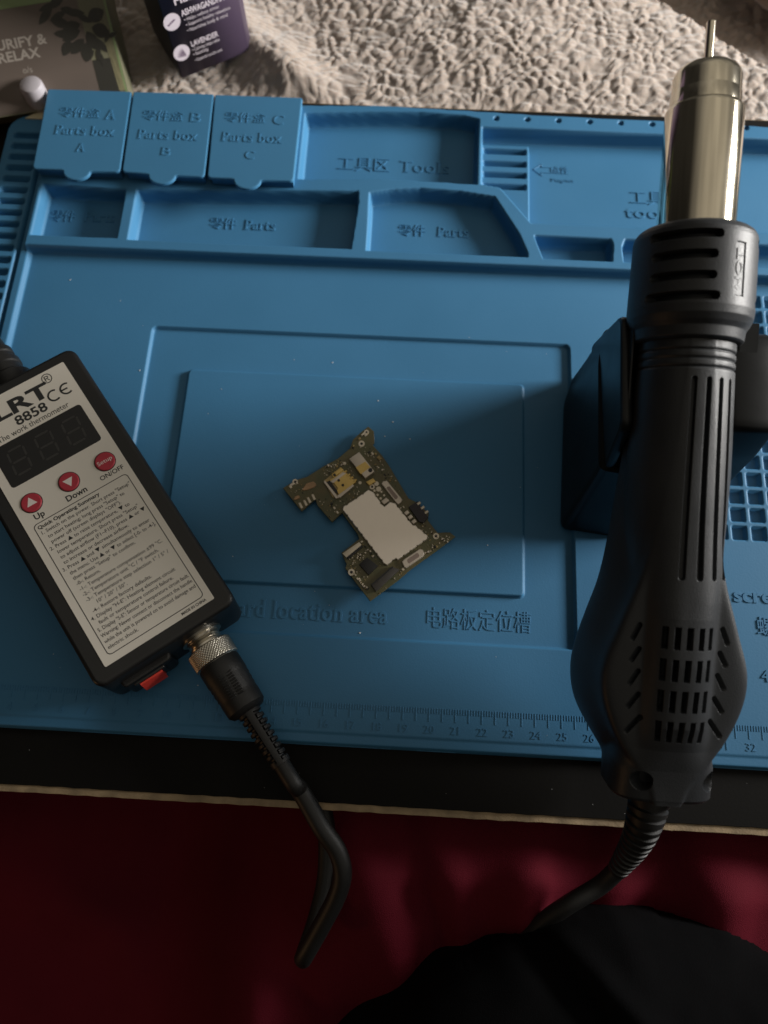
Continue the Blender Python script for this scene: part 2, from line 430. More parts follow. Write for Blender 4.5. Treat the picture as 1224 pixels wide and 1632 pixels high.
# tool comb on the left edge
H = carve(H, X - 0.44, -0.32, 0.06)
H = carve(H, X - 0.30, 0.30, 0.06)
row = np.mod(Y - 26.0 + 0.324, 0.648) - 0.324
slot = box_sd(X, row, -1.22, -0.18, 0.13, 0.18, 0.14)
H = np.where((Y < 26.2) & (Y > 1.0), H - 0.5 * sstep(-slot / 0.07), H)
# raised pocket section
ytop = np.interp(X, [-2, 0.4, 0.5, 12.8, 16.8, 20.6, 24.3, 30, 35, 43], [27.3, 27.3, 28.05, 28.30, 28.47, 28.36, 28.23, 28.17, 28.06, 27.95])
sec = np.maximum(box_sd(X, Y, 0.64, 19.42, 42.4, 40, 0.12), Y - ytop)
H = carve(H, sec, 0.60, 0.13)
FL = -0.25
tops = [
    [(0.9, 20.03), (4.98, 20.05), (4.95, 22.84), (0.9, 22.98)],
    [(5.42, 19.98), (15.72, 19.98), (15.9, 22.6), (15.84, 23.26), (12.5, 23.13), (5.4, 22.86)],
    [(16.36, 19.93), (23.73, 19.93), (23.73, 20.2), (23.36, 21.2), (22.2, 23.26), (20.5, 23.5), (18.7, 23.58), (17.3, 23.42), (16.32, 23.2)],
    [(24.38, 19.9), (27.53, 19.9), (27.62, 20.85), (27.5, 21.18), (23.95, 21.2)],
    [(27.98, 19.9), (31.2, 19.9), (31.25, 21.2), (28.1, 21.2), (27.95, 20.8)],
    [(31.65, 19.9), (41.6, 19.9), (41.6, 21.2), (31.6, 21.2)],
    [(12.92, 23.74), (17.2, 23.95), (21.38, 23.84), (21.42, 27.78), (20.6, 27.98), (18.5, 28.08), (16.1, 27.97), (12.9, 27.74)],
    [(21.5, 27.32), (30.4, 27.27), (41.4, 27.12), (41.4, 21.8), (23.86, 21.8), (22.42, 23.72), (21.5, 23.88)],
]
for P in tops:
    H = carve(H, poly_sd(X, Y, P, -0.08) - 0.06, FL, 0.13)
# stepped rests beside the tool pocket
blk = np.maximum(poly_sd(X, Y, tops[7]), np.maximum(X - 23.9, Y - 26.62))
H = np.where(H < 0.24, np.maximum(H, FL + (0.24 - FL) * sstep(-blk / 0.06)), H)
# gap between the tools pocket and the rests: pocket wall only as high as the rests
for yy in (26.18, 25.45, 24.80, 24.12):
    s_ = box_sd(X, Y, 21.60, yy - 0.19, 23.72, yy + 0.19, 0.1)
    H = np.where(Y > 23.95, carve(H, s_, -0.12, 0.16), H)
# magnet pin holes
for k in range(14):
    H = carve(H, np.hypot(X - 22.21 - 1.497 * k, Y - 27.83) - 0.13, 0.0, 0.06)
# outer outline rounding
co_ = np.hypot(np.minimum(X + 1.6 - 1.1, 0), np.maximum(Y - 27.3 + 1.1, 0)) - 1.1
out = np.where((X < -0.5) & (Y > 26.2), co_, -1)
drop = np.maximum.reduce([np.where(X < 0.45, Y - 27.3, Y - ytop), out, -(Y + 1.53), -(X + 1.58)])
H = H + (-0.42 - H) * sstep((drop + 0.05) / 0.07)
H += 0.006 * (fbm(X * 0.25, Y * 0.25, 8) - 0.5)
grid_mesh('mat_body', X, Y, H, MAT_BLUE, mat_root, skirt=-0.42, origin=MO)

# ruler along the front edge
mb = MB()
def bar(x0, y0, x1, y1, z0, z1): mb.prism([(x0, y0), (x1, y0), (x1, y1), (x0, y1)], z0, z1, 0.008, seg=1)
for k in range(10, 401):
    x = k / 10
    L = 0.50 if k % 5 == 0 else 0.21
    bar(x - 0.014 - (0.008 if k % 5 == 0 else 0), -L, x + 0.014 + (0.008 if k % 5 == 0 else 0), 0, -0.01, 0.016)
for n in range(1, 41):
    put_text(mb, str(n), n + 0.02, -0.80, 0.0, 0.42, ext=0.016, bev=0.004, bold=-0.003, res=2)
mb.build('ruler_scale', MAT_BLUE, mat_root, MO)

# raised lettering on the mat
def emb(txt, px, py, z, size, width=None, bold=0.0, ext=0.030, align='CENTER', serif=True):
    p = at(px, py, z); q = MB(); cjk_ = ord(txt[0]) > 255
    put_text(q, txt, p[0], p[1], z, size, width, ext=ext, bev=0.007, bold=bold - (0.012 if cjk_ else 0.008), align=align, serif=serif and not cjk_)
    return q.build('raised_lettering', MAT_BLUE, mat_root, MO)
emb('工具区', 580, 264, FL, 0.92, 2.5); emb('Tools', 677, 268, FL, 0.98, 2.35, 0.0)
emb('零件', 356, 358, FL, 0.72, 1.25); emb('Parts', 415, 360, FL, 0.80, 1.45, 0.01)
emb('零件', 101, 346, FL, 0.72, 1.15); emb('Parts', 159, 347, FL, 0.80, 1.45, 0.01)
emb('零件', 657, 369, FL, 0.72, 1.25); emb('Parts', 722, 371, FL, 0.80, 1.45, 0.01)
emb('工具区', 1046, 318, FL, 0.88, 2.5); emb('tools', 1036, 341, FL, 0.88, 2.3, 0.01)
emb('磁性', 892, 273, FL, 0.5, 0.85, ext=0.015); emb('Magnet', 896, 288, FL, 0.30, 1.1, ext=0.015, serif=False)
mb = MB()
p = at(864, 271, FL)
for a, b in (((0.45, 0.16), (-0.02, 0.16)), ((0.45, -0.16), (-0.02, -0.16)), ((0.45, 0.16), (0.45, -0.16)), ((-0.02, 0.16), (-0.02, 0.34)), ((-0.02, -0.16), (-0.02, -0.34)), ((-0.02, 0.34), (-0.42, 0)), ((-0.02, -0.34), (-0.42, 0))):
    A_ = np.array(a); B_ = np.array(b); d_ = (B_ - A_) / np.linalg.norm(B_ - A_); n_ = np.array([-d_[1], d_[0]]) * 0.03
    A_ = A_ - d_ * 0.02; B_ = B_ + d_ * 0.02
    mb.prism([tuple(p[:2] + A_ - n_), tuple(p[:2] + B_ - n_), tuple(p[:2] + B_ + n_), tuple(p[:2] + A_ + n_)], FL - 0.01, FL + 0.025, 0.01, seg=1)
mb.build('raised_arrow', MAT_BLUE, mat_root, MO)
emb('Board location area', 618, 982, -0.168, 1.02, 6.9, 0.012, ext=0.018, align='RIGHT')
emb('电路板定位槽', 762, 991, -0.168, 0.92, 4.1, 0.002, ext=0.015)
emb('screw location area', 1168, 949, 0.0, 0.78, 7.2, 0.025, align='LEFT', serif=False)
emb('螺丝定位槽', 1205, 1000, 0.0, 0.80, 3.6, 0.01, align='LEFT')
emb('45', 1213, 1078, 0.0, 0.62, None, 0.012, align='LEFT', serif=False)

# three lidded parts boxes
def lid_part(letter, quad, tabx, mid, low):
    tl, tr, br, bl = [at(x, y, 1.2)[:2] for x, y in quad]
    tx = at(tabx[0], tabx[1], 1.2)[0]
    yb = lambda x: bl[1] + (br[1] - bl[1]) * (x - bl[0]) / (br[0] - bl[0])
    out = []
    def corner(P, a, b, r=0.22):
        d1 = (a - P) / np.linalg.norm(a - P); d2 = (b - P) / np.linalg.norm(b - P)
        for t in np.linspace(0, 1, 5):
            q = (1 - t) ** 2 * (P + d1 * r) + 2 * t * (1 - t) * P + t * t * (P + d2 * r); out.append((q[0], q[1]))
    corner(tl, tr, bl, 0.12); corner(bl, tl, br)
    hw = 0.64
    out.append((tx - hw - 0.12, yb(tx))); out.append((tx - hw, yb(tx) - 0.05))
    for t in np.linspace(0.12, 0.88, 9):
        a = math.pi * (1 + t); out.append((tx + hw * math.cos(a), yb(tx) - 0.02 + 0.52 * math.sin(a)))
    out.append((tx + hw, yb(tx) - 0.05)); out.append((tx + hw + 0.12, yb(tx)))
    corner(br, bl, tr); corner(tr, br, tl, 0.12)
    m2 = MB(); m2.prism(out, 1.06, 1.2, 0.06)
    lid = m2.build('box_lid', LID_BLUE, mat_root, MO)
    lid['label'] = 'blue flip lid with tab, lettered Parts box ' + letter
    # box walls under the lid
    m3 = MB(); i = 0.14
    m3.prism([(tl[0] + i, tl[1] - .02), (bl[0] + i, bl[1] + i), (br[0] - i + .08, br[1] + i), (tr[0] - i + .08, tr[1] - .02)], 0.4, 1.059, 0.0)
    m3.build('parts_box', MAT_BLUE, mat_root, MO)
    m4 = MB()
    p = at(cjkp[letter][0], cjkp[letter][1], 1.2); put_text(m4, '零件盒', p[0], p[1], 1.2, 0.66, 1.95, ext=0.02, bev=0.006, bold=-0.010)
    p = at(cjkp[letter][2], cjkp[letter][3], 1.2); put_text(m4, letter, p[0], p[1], 1.2, 0.82, 0.5, ext=0.02, bev=0.006, bold=-0.002, serif=True)
    p = at(*mid, 1.2); put_text(m4, 'Parts box', p[0], p[1], 1.2, 0.80, 2.85, ext=0.02, bev=0.006, bold=-0.002, serif=True)
    p = at(*low, 1.2); put_text(m4, letter, p[0], p[1], 1.2, 0.68, 0.42, ext=0.02, bev=0.006, bold=-0.002, serif=True)
    m4.build('raised_lettering', LID_BLUE, lid, MO)
cjkp = {'A': (127, 181, 176, 184), 'B': (260, 186, 311, 188), 'C': (391, 189, 444, 192)}
lid_part('A', [(76, 141.4), (210, 145.5), (191, 274), (51, 269)], (122.5, 271), (135, 209), (128.5, 236))
lid_part('B', [(212, 145.5), (341, 149.6), (325.6, 282), (194, 274)], (258, 280), (267, 216), (264, 242))
lid_part('C', [(342, 150.4), (482, 155.3), (467.7, 288.5), (330, 283)], (394, 287), (401, 220), (398, 248))
DUST = mat('dust', (0.7, 0.7, 0.7), 0.9)
rng = np.random.RandomState(4); mb = MB()
for k in range(48):
    x, y = rng.uniform(1.5, 33), rng.uniform(-0.9, 19)
    if 7 < x < 25.7 and 2.4 < y < 16: z = -0.165 if not (8.9 < x < 23.6 and 4.4 < y < 13.9) else 0.004
    else: z = 0.004
    r = rng.uniform(0.008, 0.022) if k > 8 else rng.uniform(0.025, 0.035)
    mb.prism([(x + r * rng.uniform(.5, 1.6) * math.cos(a), y + r * math.sin(a)) for a in np.linspace(0, 2 * math.pi, 6, endpoint=False)], z, z + r * .5, r * 0.3, seg=1)
for k in range(8):
    x, y, r = rng.uniform(4, 33), rng.uniform(-3.4, -1.8), rng.uniform(0.006, 0.011)
    mb.prism([(x + r * rng.uniform(.5, 1.6) * math.cos(a), y + r * math.sin(a)) for a in np.linspace(0, 2 * math.pi, 6, endpoint=False)], -0.437, -0.437 + r * .5, r * 0.3, seg=1)
tag(mb.build('dust_specks', DUST, None, (0, 0, 0)), kind='stuff')

# ------------------------------------------------------------------ hand-held heat controller
CR = np.array([[0.78542375, -0.61571362, 0.06329509], [0.61541657, 0.78775953, 0.0264077], [-0.06612089, 0.01821161, 0.99764541]])
CC = np.array([6.6134, 6.5253, 2.80])
CB = CC - CR[:, 2] * 2.72
ctl = empty('heat_controller', CB, CR, 'black heat controller box with cream label, dark display and three red buttons', 'controller')
TZ = 2.72                                    # label level above the box's base
mb = MB(); mb.prism(rrect(-2.82, -6.38, 2.82, 6.34, 0.42, 6), 0.0, TZ - 0.025, 0.16, seg=4)
mb.prism(rrect(-2.2, -6.62, -0.2, -5.8, 0.2), 0.2, 1.75, 0.10)           # raised surround of the power switch
mb.build('case', BOX_BLACK, ctl)
mb = MB(); mb.prism(rrect(-2.2, -5.84, 2.2, 5.84, 0.06), TZ - 0.024, TZ); lab = mb.build('front_label', LABEL, ctl)
mb = MB()
Z_ = TZ + 0.003
put_text(mb, 'LRT', 0.0, 5.06, Z_, 0.90, 2.3, bold=0.030)
put_text(mb, '8858', 0.12, 4.42, Z_, 0.58, 1.3, bold=0.012)
put_text(mb, '®', 1.32, 5.47, Z_, 0.62, 0.42)
put_text(mb, 'The work thermometer', 0.02, 4.04, Z_, 0.36, 2.95)
def arc(cx, cy, r, w, a0, a1, n=14):
    A_ = [math.radians(a0 + (a1 - a0) * k / n) for k in range(n + 1)]
    return [(cx + r * math.cos(a), cy + r * math.sin(a)) for a in A_] + [(cx + (r - w) * math.cos(a), cy + (r - w) * math.sin(a)) for a in A_[::-1]]
def flat(poly, z=Z_, m=None):
    n = len(poly); (m or mb).add([(x, y, z) for x, y in poly], [tuple(range(n))])
def strip(poly_arc):                          # arc strips as quads
    n = len(poly_arc) // 2
    for k in range(n - 1):
        flat([poly_arc[k], poly_arc[k + 1], poly_arc[-2 - k], poly_arc[-1 - k]])
strip(arc(1.22, 4.68, 0.27, 0.075, 55, 305)); strip(arc(1.75, 4.70, 0.27, 0.075, 55, 305))
flat([(1.52, 4.665), (1.80, 4.665), (1.80, 4.735), (1.52, 4.735)])
put_text(mb, 'Up', -1.52, 0.49, Z_, 0.34, bold=0.008); put_text(mb, 'Down', 0.0, 0.49, Z_, 0.34, bold=0.008)
put_text(mb, 'ON/OFF', 1.50, 0.53, Z_, 0.27, bold=0.004)
# ruled frame
fo = rrect(-1.92, -5.56, 1.95, 0.24, 0.16); fi = rrect(-1.89, -5.53, 1.92, 0.21, 0.14)
n = len(fo)
mb.add([(x, y, Z_) for x, y in fo] + [(x, y, Z_) for x, y in fi], [(i, (i + 1) % n, n + (i + 1) % n, n + i) for i in range(n)])
put_text(mb, 'MADE IN CHINA', 1.42, -5.70, Z_, 0.145, 1.0, bold=0.004)
lines = [('Quick Operating Summary', 0, 1), ('1. Switch on the power. Short press "Setup"', 0, 0), ('to start heating; long press "Setup" to', 1, 0),
    ('power off (screen displays "OFF").', 1, 0), ('2. Press ▲ to raise temperature, ▼ to', 0, 0), ('lower temperature. Short press "Setup"', 1, 0),
    ('to adjust airflow (F1~F10), press ▲ or ▼', 1, 0), ('to increase or decrease airflow.', 1, 0), ('3. Press ▲ and ▼ simultaneously to enter', 0, 0),
    ('the menu. Use ▲ or ▼ to select [-0- to -4-],', 1, 0), ('then press "Setup" to confirm.', 1, 0), ('-0-: Return.', 1, 0),
    ('-1-: Temperature compensation ±99 °C.', 1, 0), ('-2-: Temperature unit °C / °F switch.', 1, 0), ('-3-: Temperature step selection 1° / 5° /', 1, 0),
    ('10° / 20° / 50°.', 2.6, 0), ('-4-: Restore factory defaults.', 1, 0), ('4. Display "H-E": Heating element circuit', 0, 0),
    ('fault or temperature control failure.', 1, 0), ('5. Display "S-E": Sensor or temperature circuit fault.', 0, 0),
    ('Warning: Never connect or disconnect the handle', 0, 0), ('while the unit is powered on to avoid damage and', 0, 0), ('electric shock.', 0, 0)]
def word(m2, txt, x, y, z, size, sx=1.0, bold=0.0):
    v, f = text_geo(txt, size, 0, 0, bold, 'LEFT', 2)
    m2.add(v, f, Matrix.Translation((x, y, z)) @ Matrix.Diagonal((sx, 1, 1, 1)))
for k, (t, ind, hd) in enumerate(lines):
    y = 0.045 - k * 0.2425
    v, f = text_geo(t, 0.205, 0, 0, 0.006 if hd else 0.0015, 'LEFT', 2)
    wd = max(p[0] for p in v); x0 = -1.80 + 0.17 * ind
    sx = min(1.0 if not hd else 1.12, (1.86 - x0) / wd)
    word(mb, t, x0, y, Z_, 0.205, sx, 0.006 if hd else 0.0015)
mb.build('printed_text', INK, lab, smooth=False)
mb = MB(); mb.prism(rrect(-1.86, 1.98, 1.87, 3.82, 0.13), TZ - 0.004, TZ + 0.006, 0.004, seg=1); dsp = mb.build('display', DISPLAY, ctl)
SEG = dict(a=((-.30, .55), (.30, .55)), g=((-.30, 0), (.30, 0)), d=((-.30, -.55), (.30, -.55)), f=((-.35, .06), (-.35, .50)), b=((.35, .06), (.35, .50)), e=((-.35, -.50), (-.35, -.06)), c=((.35, -.50), (.35, -.06)))
for k in range(3):
    mb = MB()
    for (x0, y0), (x1, y1) in SEG.values():
        t = 0.045
        if y0 == y1: P = [(x0 - .01, y0), (x0 + t, y0 + t), (x1 - t, y0 + t), (x1 + .01, y0), (x1 - t, y0 - t), (x0 + t, y0 - t)]
        else: P = [(x0, y0 - .01), (x0 + t, y0 + t), (x0 + t, y1 - t), (x0, y1 + .01), (x0 - t, y1 - t), (x0 - t, y0 + t)]
        cx = -1.12 + 1.13 * k
        flat([(cx + 0.9 * x + 0.09 * y, 2.90 + y * 0.98) for x, y in P], TZ + 0.009, mb)
    mb.build('digit', SEGMENT, dsp, smooth=False)
for cx, lb in ((1.51, 'Setup'), (0.0, 'down'), (-1.53, 'up')):
    mb = MB(); mb.prism(circ(cx, 1.09, 0.415, 32), TZ - 0.002, TZ + 0.008, 0.004, seg=1); ring = mb.build('button_rim', INK, ctl)
    mb = MB(); mb.prism(circ(cx, 1.09, 0.385, 32), TZ + 0.004, TZ + 0.05, 0.045, seg=3); b = mb.build('button', RED, ctl)
    mb = MB()
    if lb == 'Setup': put_text(mb, 'Setup', cx, 1.09, TZ + 0.0525, 0.24, 0.60)
    else:
        s_ = 1 if lb == 'up' else -1
        flat([(cx, 1.09 + s_ * 0.235), (cx - 0.20 , 1.09 - s_ * 0.115), (cx + 0.20, 1.09 - s_ * 0.115)][::s_], TZ + 0.0525, mb)
    mb.build('button_symbol', WHITE, b, smooth=False)
    b['label'] = {'Setup': 'red round button reading Setup', 'down': 'red round button with downward triangle', 'up': 'red round button with upward triangle'}[lb]
# power switch on the end face
TS = Matrix.Translation((-1.22, -6.40, 1.05)) @ Matrix.Rotation(math.radians(90), 4, 'X')
mb = MB(); mb.prism(rrect(-0.62, -0.5, 0.62, 0.5, 0.08), 0.22, 0.30, 0.03, T=TS); sw = mb.build('switch_frame', BOX_BLACK, ctl)
mb = MB(); mb.loft([[(-0.46, 0.24, -0.34), (0.46, 0.24, -0.34), (0.46, 0.24, 0.34), (-0.46, 0.24, 0.34)], [(-0.45, 0.50, -0.33), (0.45, 0.50, -0.33), (0.45, 0.36, 0.33), (-0.45, 0.36, 0.33)]],
    T=Matrix.Translation((-1.22, -6.40, 1.05)) @ Matrix.Rotation(math.radians(180), 4, 'Z')); mb.build('rocker', RED_SW, sw)
# socket on the end face
TX, TZc = 1.05, 1.25
TP = Matrix.Translation((TX, -6.36, TZc)) @ Matrix.Rotation(math.radians(180), 4, 'X')    # +Y of the profile points out of the box
mb = MB(); mb.revolve([(0, 0.80), (0.10, 0.80), (0.12, 0.66), (0.20, 0.66), (0.22, 0.60), (0.30, 0.66), (0.36, 0.60), (0.44, 0.66), (0.62, 0.64)], 40, TP); mb.build('socket', KNURL, ctl)
# cable gland at the far end
TG = Matrix.Translation((0.05, 6.30, 1.3))
mb = MB(); mb.revolve([(0, 0.98), (0.25, 0.98), (0.30, 0.9), (0.85, 0.88), (0.95, 0.80), (1.0, 0.66), (1.4, 0.66), (1.45, 0.72), (1.7, 0.72), (1.75, 0.6), (2.0, 0.6), (2.05, 0.66), (2.3, 0.66), (2.35, 0.55), (3.2, 0.5)], 40, TG); mb.build('cable_gland', BOX_BLACK, ctl)
mb = MB(); mb.tube([(0.05, 9.3, 1.3), (-0.1, 11, 1.4), (-1.2, 13.5, 1.2), (-4, 15, 0.6)], 0.36); mb.build('power_cord', RUBBER, ctl)

# ------------------------------------------------------------------ plug and its cable
def ctl_pt(x, y, z): return CB + CR @ np.array([x, y, z])
plug = empty('cable_plug', ctl_pt(TX, -6.9, TZc), CR, 'black cable plug with knurled metal ring screwed into the controller', 'plug')
TQ = Matrix.Rotation(math.radians(180), 4, 'X')
def polar(ys_, thetas, rf):
    """radial surface about local Y: rf(theta, u) -> radius"""
    T_, U_ = np.meshgrid(thetas, ys_); R_ = rf(T_, U_)
    return np.stack([R_ * np.sin(T_), U_, R_ * np.cos(T_)], -1)
def polar_mesh(name, P, m, parent, ang=40, T=None):
    ny, nx, _ = P.shape; idx = np.arange(ny * nx).reshape(ny, nx); nxt = np.roll(idx, -1, 1)
    q = np.stack([idx[:-1], nxt[:-1], nxt[1:], idx[1:]], -1).reshape(-1, 4)
    co = P.reshape(-1, 3)
    if T is not None: co = co @ np.array(T.to_3x3()).T + np.array(T.translation)
    me = bpy.data.meshes.new(name)
    faces = [tuple(f) for f in q.tolist()] + [tuple(idx[0].tolist()), tuple(idx[-1, ::-1].tolist())]
    me.from_pydata([tuple(c) for c in (co * S).tolist()], [], faces)
    bm_fix(me)
    return link(name, me, m, parent, (0, 0, 0), ang)
import bmesh
def bm_fix(me):
    b = bmesh.new(); b.from_mesh(me); bmesh.ops.recalc_face_normals(b, faces=b.faces); b.to_mesh(me); b.free()
th = np.linspace(0, 2 * math.pi, 240, endpoint=False); uu = np.linspace(0.0, 0.72, 60)
def rk(T_, U_):
    kn = 0.028 * np.abs(np.sin(T_ * 22 + U_ * 26)) ** 0.7 + 0.028 * np.abs(np.sin(T_ * 22 - U_ * 26)) ** 0.7 - 0.03
    return 0.84 + kn * sstep((U_ - 0.02) / 0.05) * sstep((0.70 - U_) / 0.05) - 0.06 * sstep((0.05 - U_) / 0.05) - 0.06 * sstep((U_ - 0.66) / 0.06)
polar_mesh('knurled_ring', polar(uu, th, rk), KNURL, plug, 60, TQ)
prof = [(0.70, 0.76), (0.80, 0.80), (1.4, 0.80), (1.46, 0.77), (1.6, 0.79), (1.66, 0.76), (1.82, 0.78), (1.88, 0.75), (2.02, 0.77), (2.08, 0.74), (2.25, 0.76), (2.7, 0.74), (2.85, 0.62), (2.9, 0.46)]
mb = MB(); mb.revolve(prof, 48, TQ)
for k in range(9):                                   # finger grips on top
    for side in (-1, 1):
        mb.prism(rrect(side * 0.16 - 0.12, -(1.35 + k * 0.11) - 0.028, side * 0.16 + 0.12, -(1.35 + k * 0.11) + 0.028, 0.02, 2), 0.70, 0.80, 0.02, seg=1)
mb.build('plug_sleeve', RUBBER, plug)
# slotted strain relief
uu = np.linspace(2.85, 5.1, 160)
def rs(T_, U_):
    base = 0.44 - 0.035 * (U_ - 2.85)
    slots = np.where(np.abs(np.sin(T_)) > 0.45, 1.0, 0.0) * sstep((np.abs(np.mod(U_ - 2.95, 0.25) - 0.125) - 0.03) / 0.04)
    keep = sstep((5.0 - U_) / 0.05) * sstep((U_ - 2.98) / 0.05)
    return base - 0.11 * (1 - slots) * keep * np.where(np.abs(np.sin(T_)) > 0.35, 1, 0)
# slight bend of the relief and the cord towards the viewer
sr = polar(uu, np.linspace(0, 2 * math.pi, 120, endpoint=False), rs)
polar_mesh('strain_relief', sr, RUBBER, plug, 50, TQ)
PB = ctl_pt(TX, -6.9, TZc)
def to_plug(p): return CR.T @ (np.asarray(p) - PB)
end = np.array([0, -5.0, 0.0])
cord = [end, end + np.array([0, -0.9, 0.02])]
for px, py, z in ((480, 1262, 0.55), (512, 1318, 0.5), (537, 1355, 0.3), (546, 1392, 0.0), (536, 1430, -0.5), (510, 1480, -1.2), (486, 1522, -1.9), (486, 1520, -2.5), (505, 1462, -2.6), (519, 1400, -2.5), (521, 1330, -2.3), (516, 1290, -2.2), (514, 1262, -2.2), (510, 1200, -2.2)):
    cord.append(to_plug(at(px, py, z)))
mb = MB(); mb.tube(cord, [0.31, 0.31] + [0.34] * (len(cord) - 2), 20, 10); mb.build('cord', RUBBER, plug, ang=0)

# ------------------------------------------------------------------ small paper and cap behind the mat
PAPER = mat('cream_paper', (0.62, 0.55, 0.36), 0.7)
p = at(64, 176, 0.42); mb = MB(); mb.prism([(p[0] - .7, p[1] - .45), (p[0] + .6, p[1] - .45), (p[0] + .55, p[1] + .12), (p[0] - .05, p[1] + .08)], 0.31, 0.36, 0.0)
tag(mb.build('paper_slip', PAPER, None, (p[0], p[1], 0)), 'cream paper slip between the mat corner and the translucent cap', 'paper')
CAP = mat('translucent_plastic', (0.62, 0.58, 0.62), 0.35, trans=0.35, coat=0.2)
p = at(60, 178, -0.2); capr = empty('plastic_cap', (p[0] + 0.42, 27.90, -0.3), None, 'small translucent plastic cap behind the far left mat corner', 'cap')
mb = MB(); mb.revolve([(0, 0.57), (1.72, 0.55), (1.84, 0.50), (1.90, 0.38), (1.91, 0.02)], 32, Matrix.Rotation(math.radians(90), 4, 'X')); mb.build('cap_shell', CAP, capr)

# ------------------------------------------------------------------ printed boxes on the blanket
def px_on(px, py, P0, ex, ez):
    n = np.cross(ex, ez); q = hit(px, py, P0, n) - P0
    return float(q @ ex), float(q @ ez)
# purple box, standing
P0 = at(290, 125, 0.0); P1 = at(395, 82, 0.0); ex = (P1 - P0) / np.linalg.norm(P1 - P0); ez = np.array([0, 0, 1.0]); ey = np.cross(ez, ex)
WID = float(np.linalg.norm(P1 - P0)) + 0.35
RP = np.stack([ex, ey, ez], 1)
pb = empty('supplement_box', P0, RP, 'purple printed supplement box standing on the sherpa blanket', 'box')
PURPLE = mat('purple_card', (0.085, 0.060, 0.100), 0.4, var=0.06, vscale=30)
BLACKC = mat('black_card', (0.015, 0.013, 0.016), 0.45)
PRINTW = mat('pale_print', (0.62, 0.55, 0.60), 0.5)
mb = MB(); mb.loft([[(0.03, 0.0, 0), (WID - .3, 0.0, 0), (WID, 0.3, 0), (WID, 3.6, 0), (0.03, 3.6, 0)], [(0.03, 0.0, 12.5), (WID - .3, 0.0, 12.5), (WID, 0.3, 12.5), (WID, 3.6, 12.5), (0.03, 3.6, 12.5)]]); mb.build('carton', PURPLE, pb, ang=30)
mb = MB(); mb.prism([(-0.01, 0.05), (0.028, 0.05), (0.028, 3.6), (-0.01, 3.6)], 0.0, 12.5); mb.build('side_panel', BLACKC, pb)
TF = Matrix.Rotation(math.radians(90), 4, 'X')      # local x, z of the face -> text plane facing -y
def fpos(px, py): return px_on(px, py, P0, ex, ez)
mb = MB(); mt = MB()
def ftext(t, px, py, size, bold=0.0, width=None):
    x, z = fpos(px, py); put_text(mb, t, x, z, 0.012, size, width, align='LEFT', T=TF, bold=bold)
ftext('Hat', 276, 3, 0.60, 0.01); ftext('ASHWAGANDHA', 289, 22, 0.42, 0.012, 2.2); ftext('LAVENDER', 304, 71, 0.40, 0.008, 1.45)
for px, py, t, wd in ((293, 32, '• Helps reduce stress', 1.95), (296, 40, '• Supports healthy relaxation', 2.5), (298, 49, '• Nourishes body & mind', 2.3),
                      (306, 80, '• Calming, helps relax', 1.6), (308, 87, '• Soothing', 0.85), (311, 96, '• Known for its calm scent', 1.6)):
    ftext(t, px, py, 0.25, 0.0, wd * 0.92)
for px, py in ((274, 35), (289.5, 84)):
    x, z = fpos(px, py); mb.prism(circ(x, z, 0.42), 0.004, 0.010, T=TF)
mb.build('printed_text', PRINTW, pb, smooth=False)
x, z = fpos(289.5, 84); mb = MB()
for k in range(6):
    a = math.radians(110 + 11 * k); cx, cz = x + 0.22, z - 0.26
    mb.prism([(cx + r * math.cos(a) - sgn * 0.028 * math.sin(a), cz + r * math.sin(a) + sgn * 0.028 * math.cos(a)) for r, sgn in ((0.05, 0), (0.35, 1), (0.55, 0), (0.35, -1))], 0.011, 0.016, T=TF)
x, z = fpos(274, 35)
for k in range(4):
    mb.prism([(x - .2 + .1 * k + dx, z - .1 + .05 * k + dz) for dx, dz in ((-.08, 0), (0, .06), (.1, .02), (.02, -.05))], 0.011, 0.014, T=TF)
PLUM = mat('plum_print', (0.20, 0.15, 0.20), 0.5); mb.build('printed_sprig', PLUM, pb, smooth=False)

# green box, leaning back
PG = at(198, 121, 1.0); a, f = math.radians(15), math.radians(56)
gx_ = np.array([math.cos(a), math.sin(a), 0]); gz_ = np.array([-math.sin(a) * math.sin(f), math.cos(a) * math.sin(f), math.cos(f)]); gy_ = np.cross(gz_, gx_)
G0 = PG - gx_ * 8.5 - gz_ * 0.9
RG = np.stack([gx_, gy_, gz_], 1)
gb = empty('bath_box', G0, RG, 'green and brown box reading PURIFY and RELAX leaning behind the mat', 'box')
def gpos(px, py): return px_on(px, py, G0, gx_, gz_)
OLIVE = mat('olive_card', (0.155, 0.15, 0.095), 0.45, var=0.25, vscale=25); BROWNC = mat('brown_card', (0.125, 0.098, 0.082), 0.5, var=0.06, vscale=30)
GREENC = mat('light_green_card', (0.20, 0.27, 0.12), 0.45); LEAF = mat('dark_leaf_print', (0.030, 0.028, 0.022), 0.5)
mb = MB(); mb.prism([(0, 0), (8.5, 0), (8.5, 3), (0, 3)], 0.0, 9.5); mb.build('carton', OLIVE, gb)
panel = [gpos(0, 16), gpos(85, 2), gpos(163, 0), gpos(155, 60), gpos(150, 200), gpos(0, 240)]
x_r = gpos(150, 110)[0]; z_t = gpos(40, 10)[1]
mb = MB(); mb.prism([(0.05, 0.05), (x_r, 0.05), (x_r, z_t), (0.05, z_t)], 0.004, 0.012, T=TF); mb.build('brown_panel', BROWNC, gb)
mb = MB(); mb.prism([(0.0, z_t + .03), (x_r - 1.0, z_t + 0.03), (x_r - 1.0, 9.45), (0.0, 9.45)], 0.004, 0.012, T=TF)
xe = gpos(172, 20)[0]; mb.prism([(8.38, 0.1), (8.47, 0.1), (8.47, 9.4), (8.38, 9.4)], 0.004, 0.013, T=TF); mb.build('green_band', GREENC, gb)
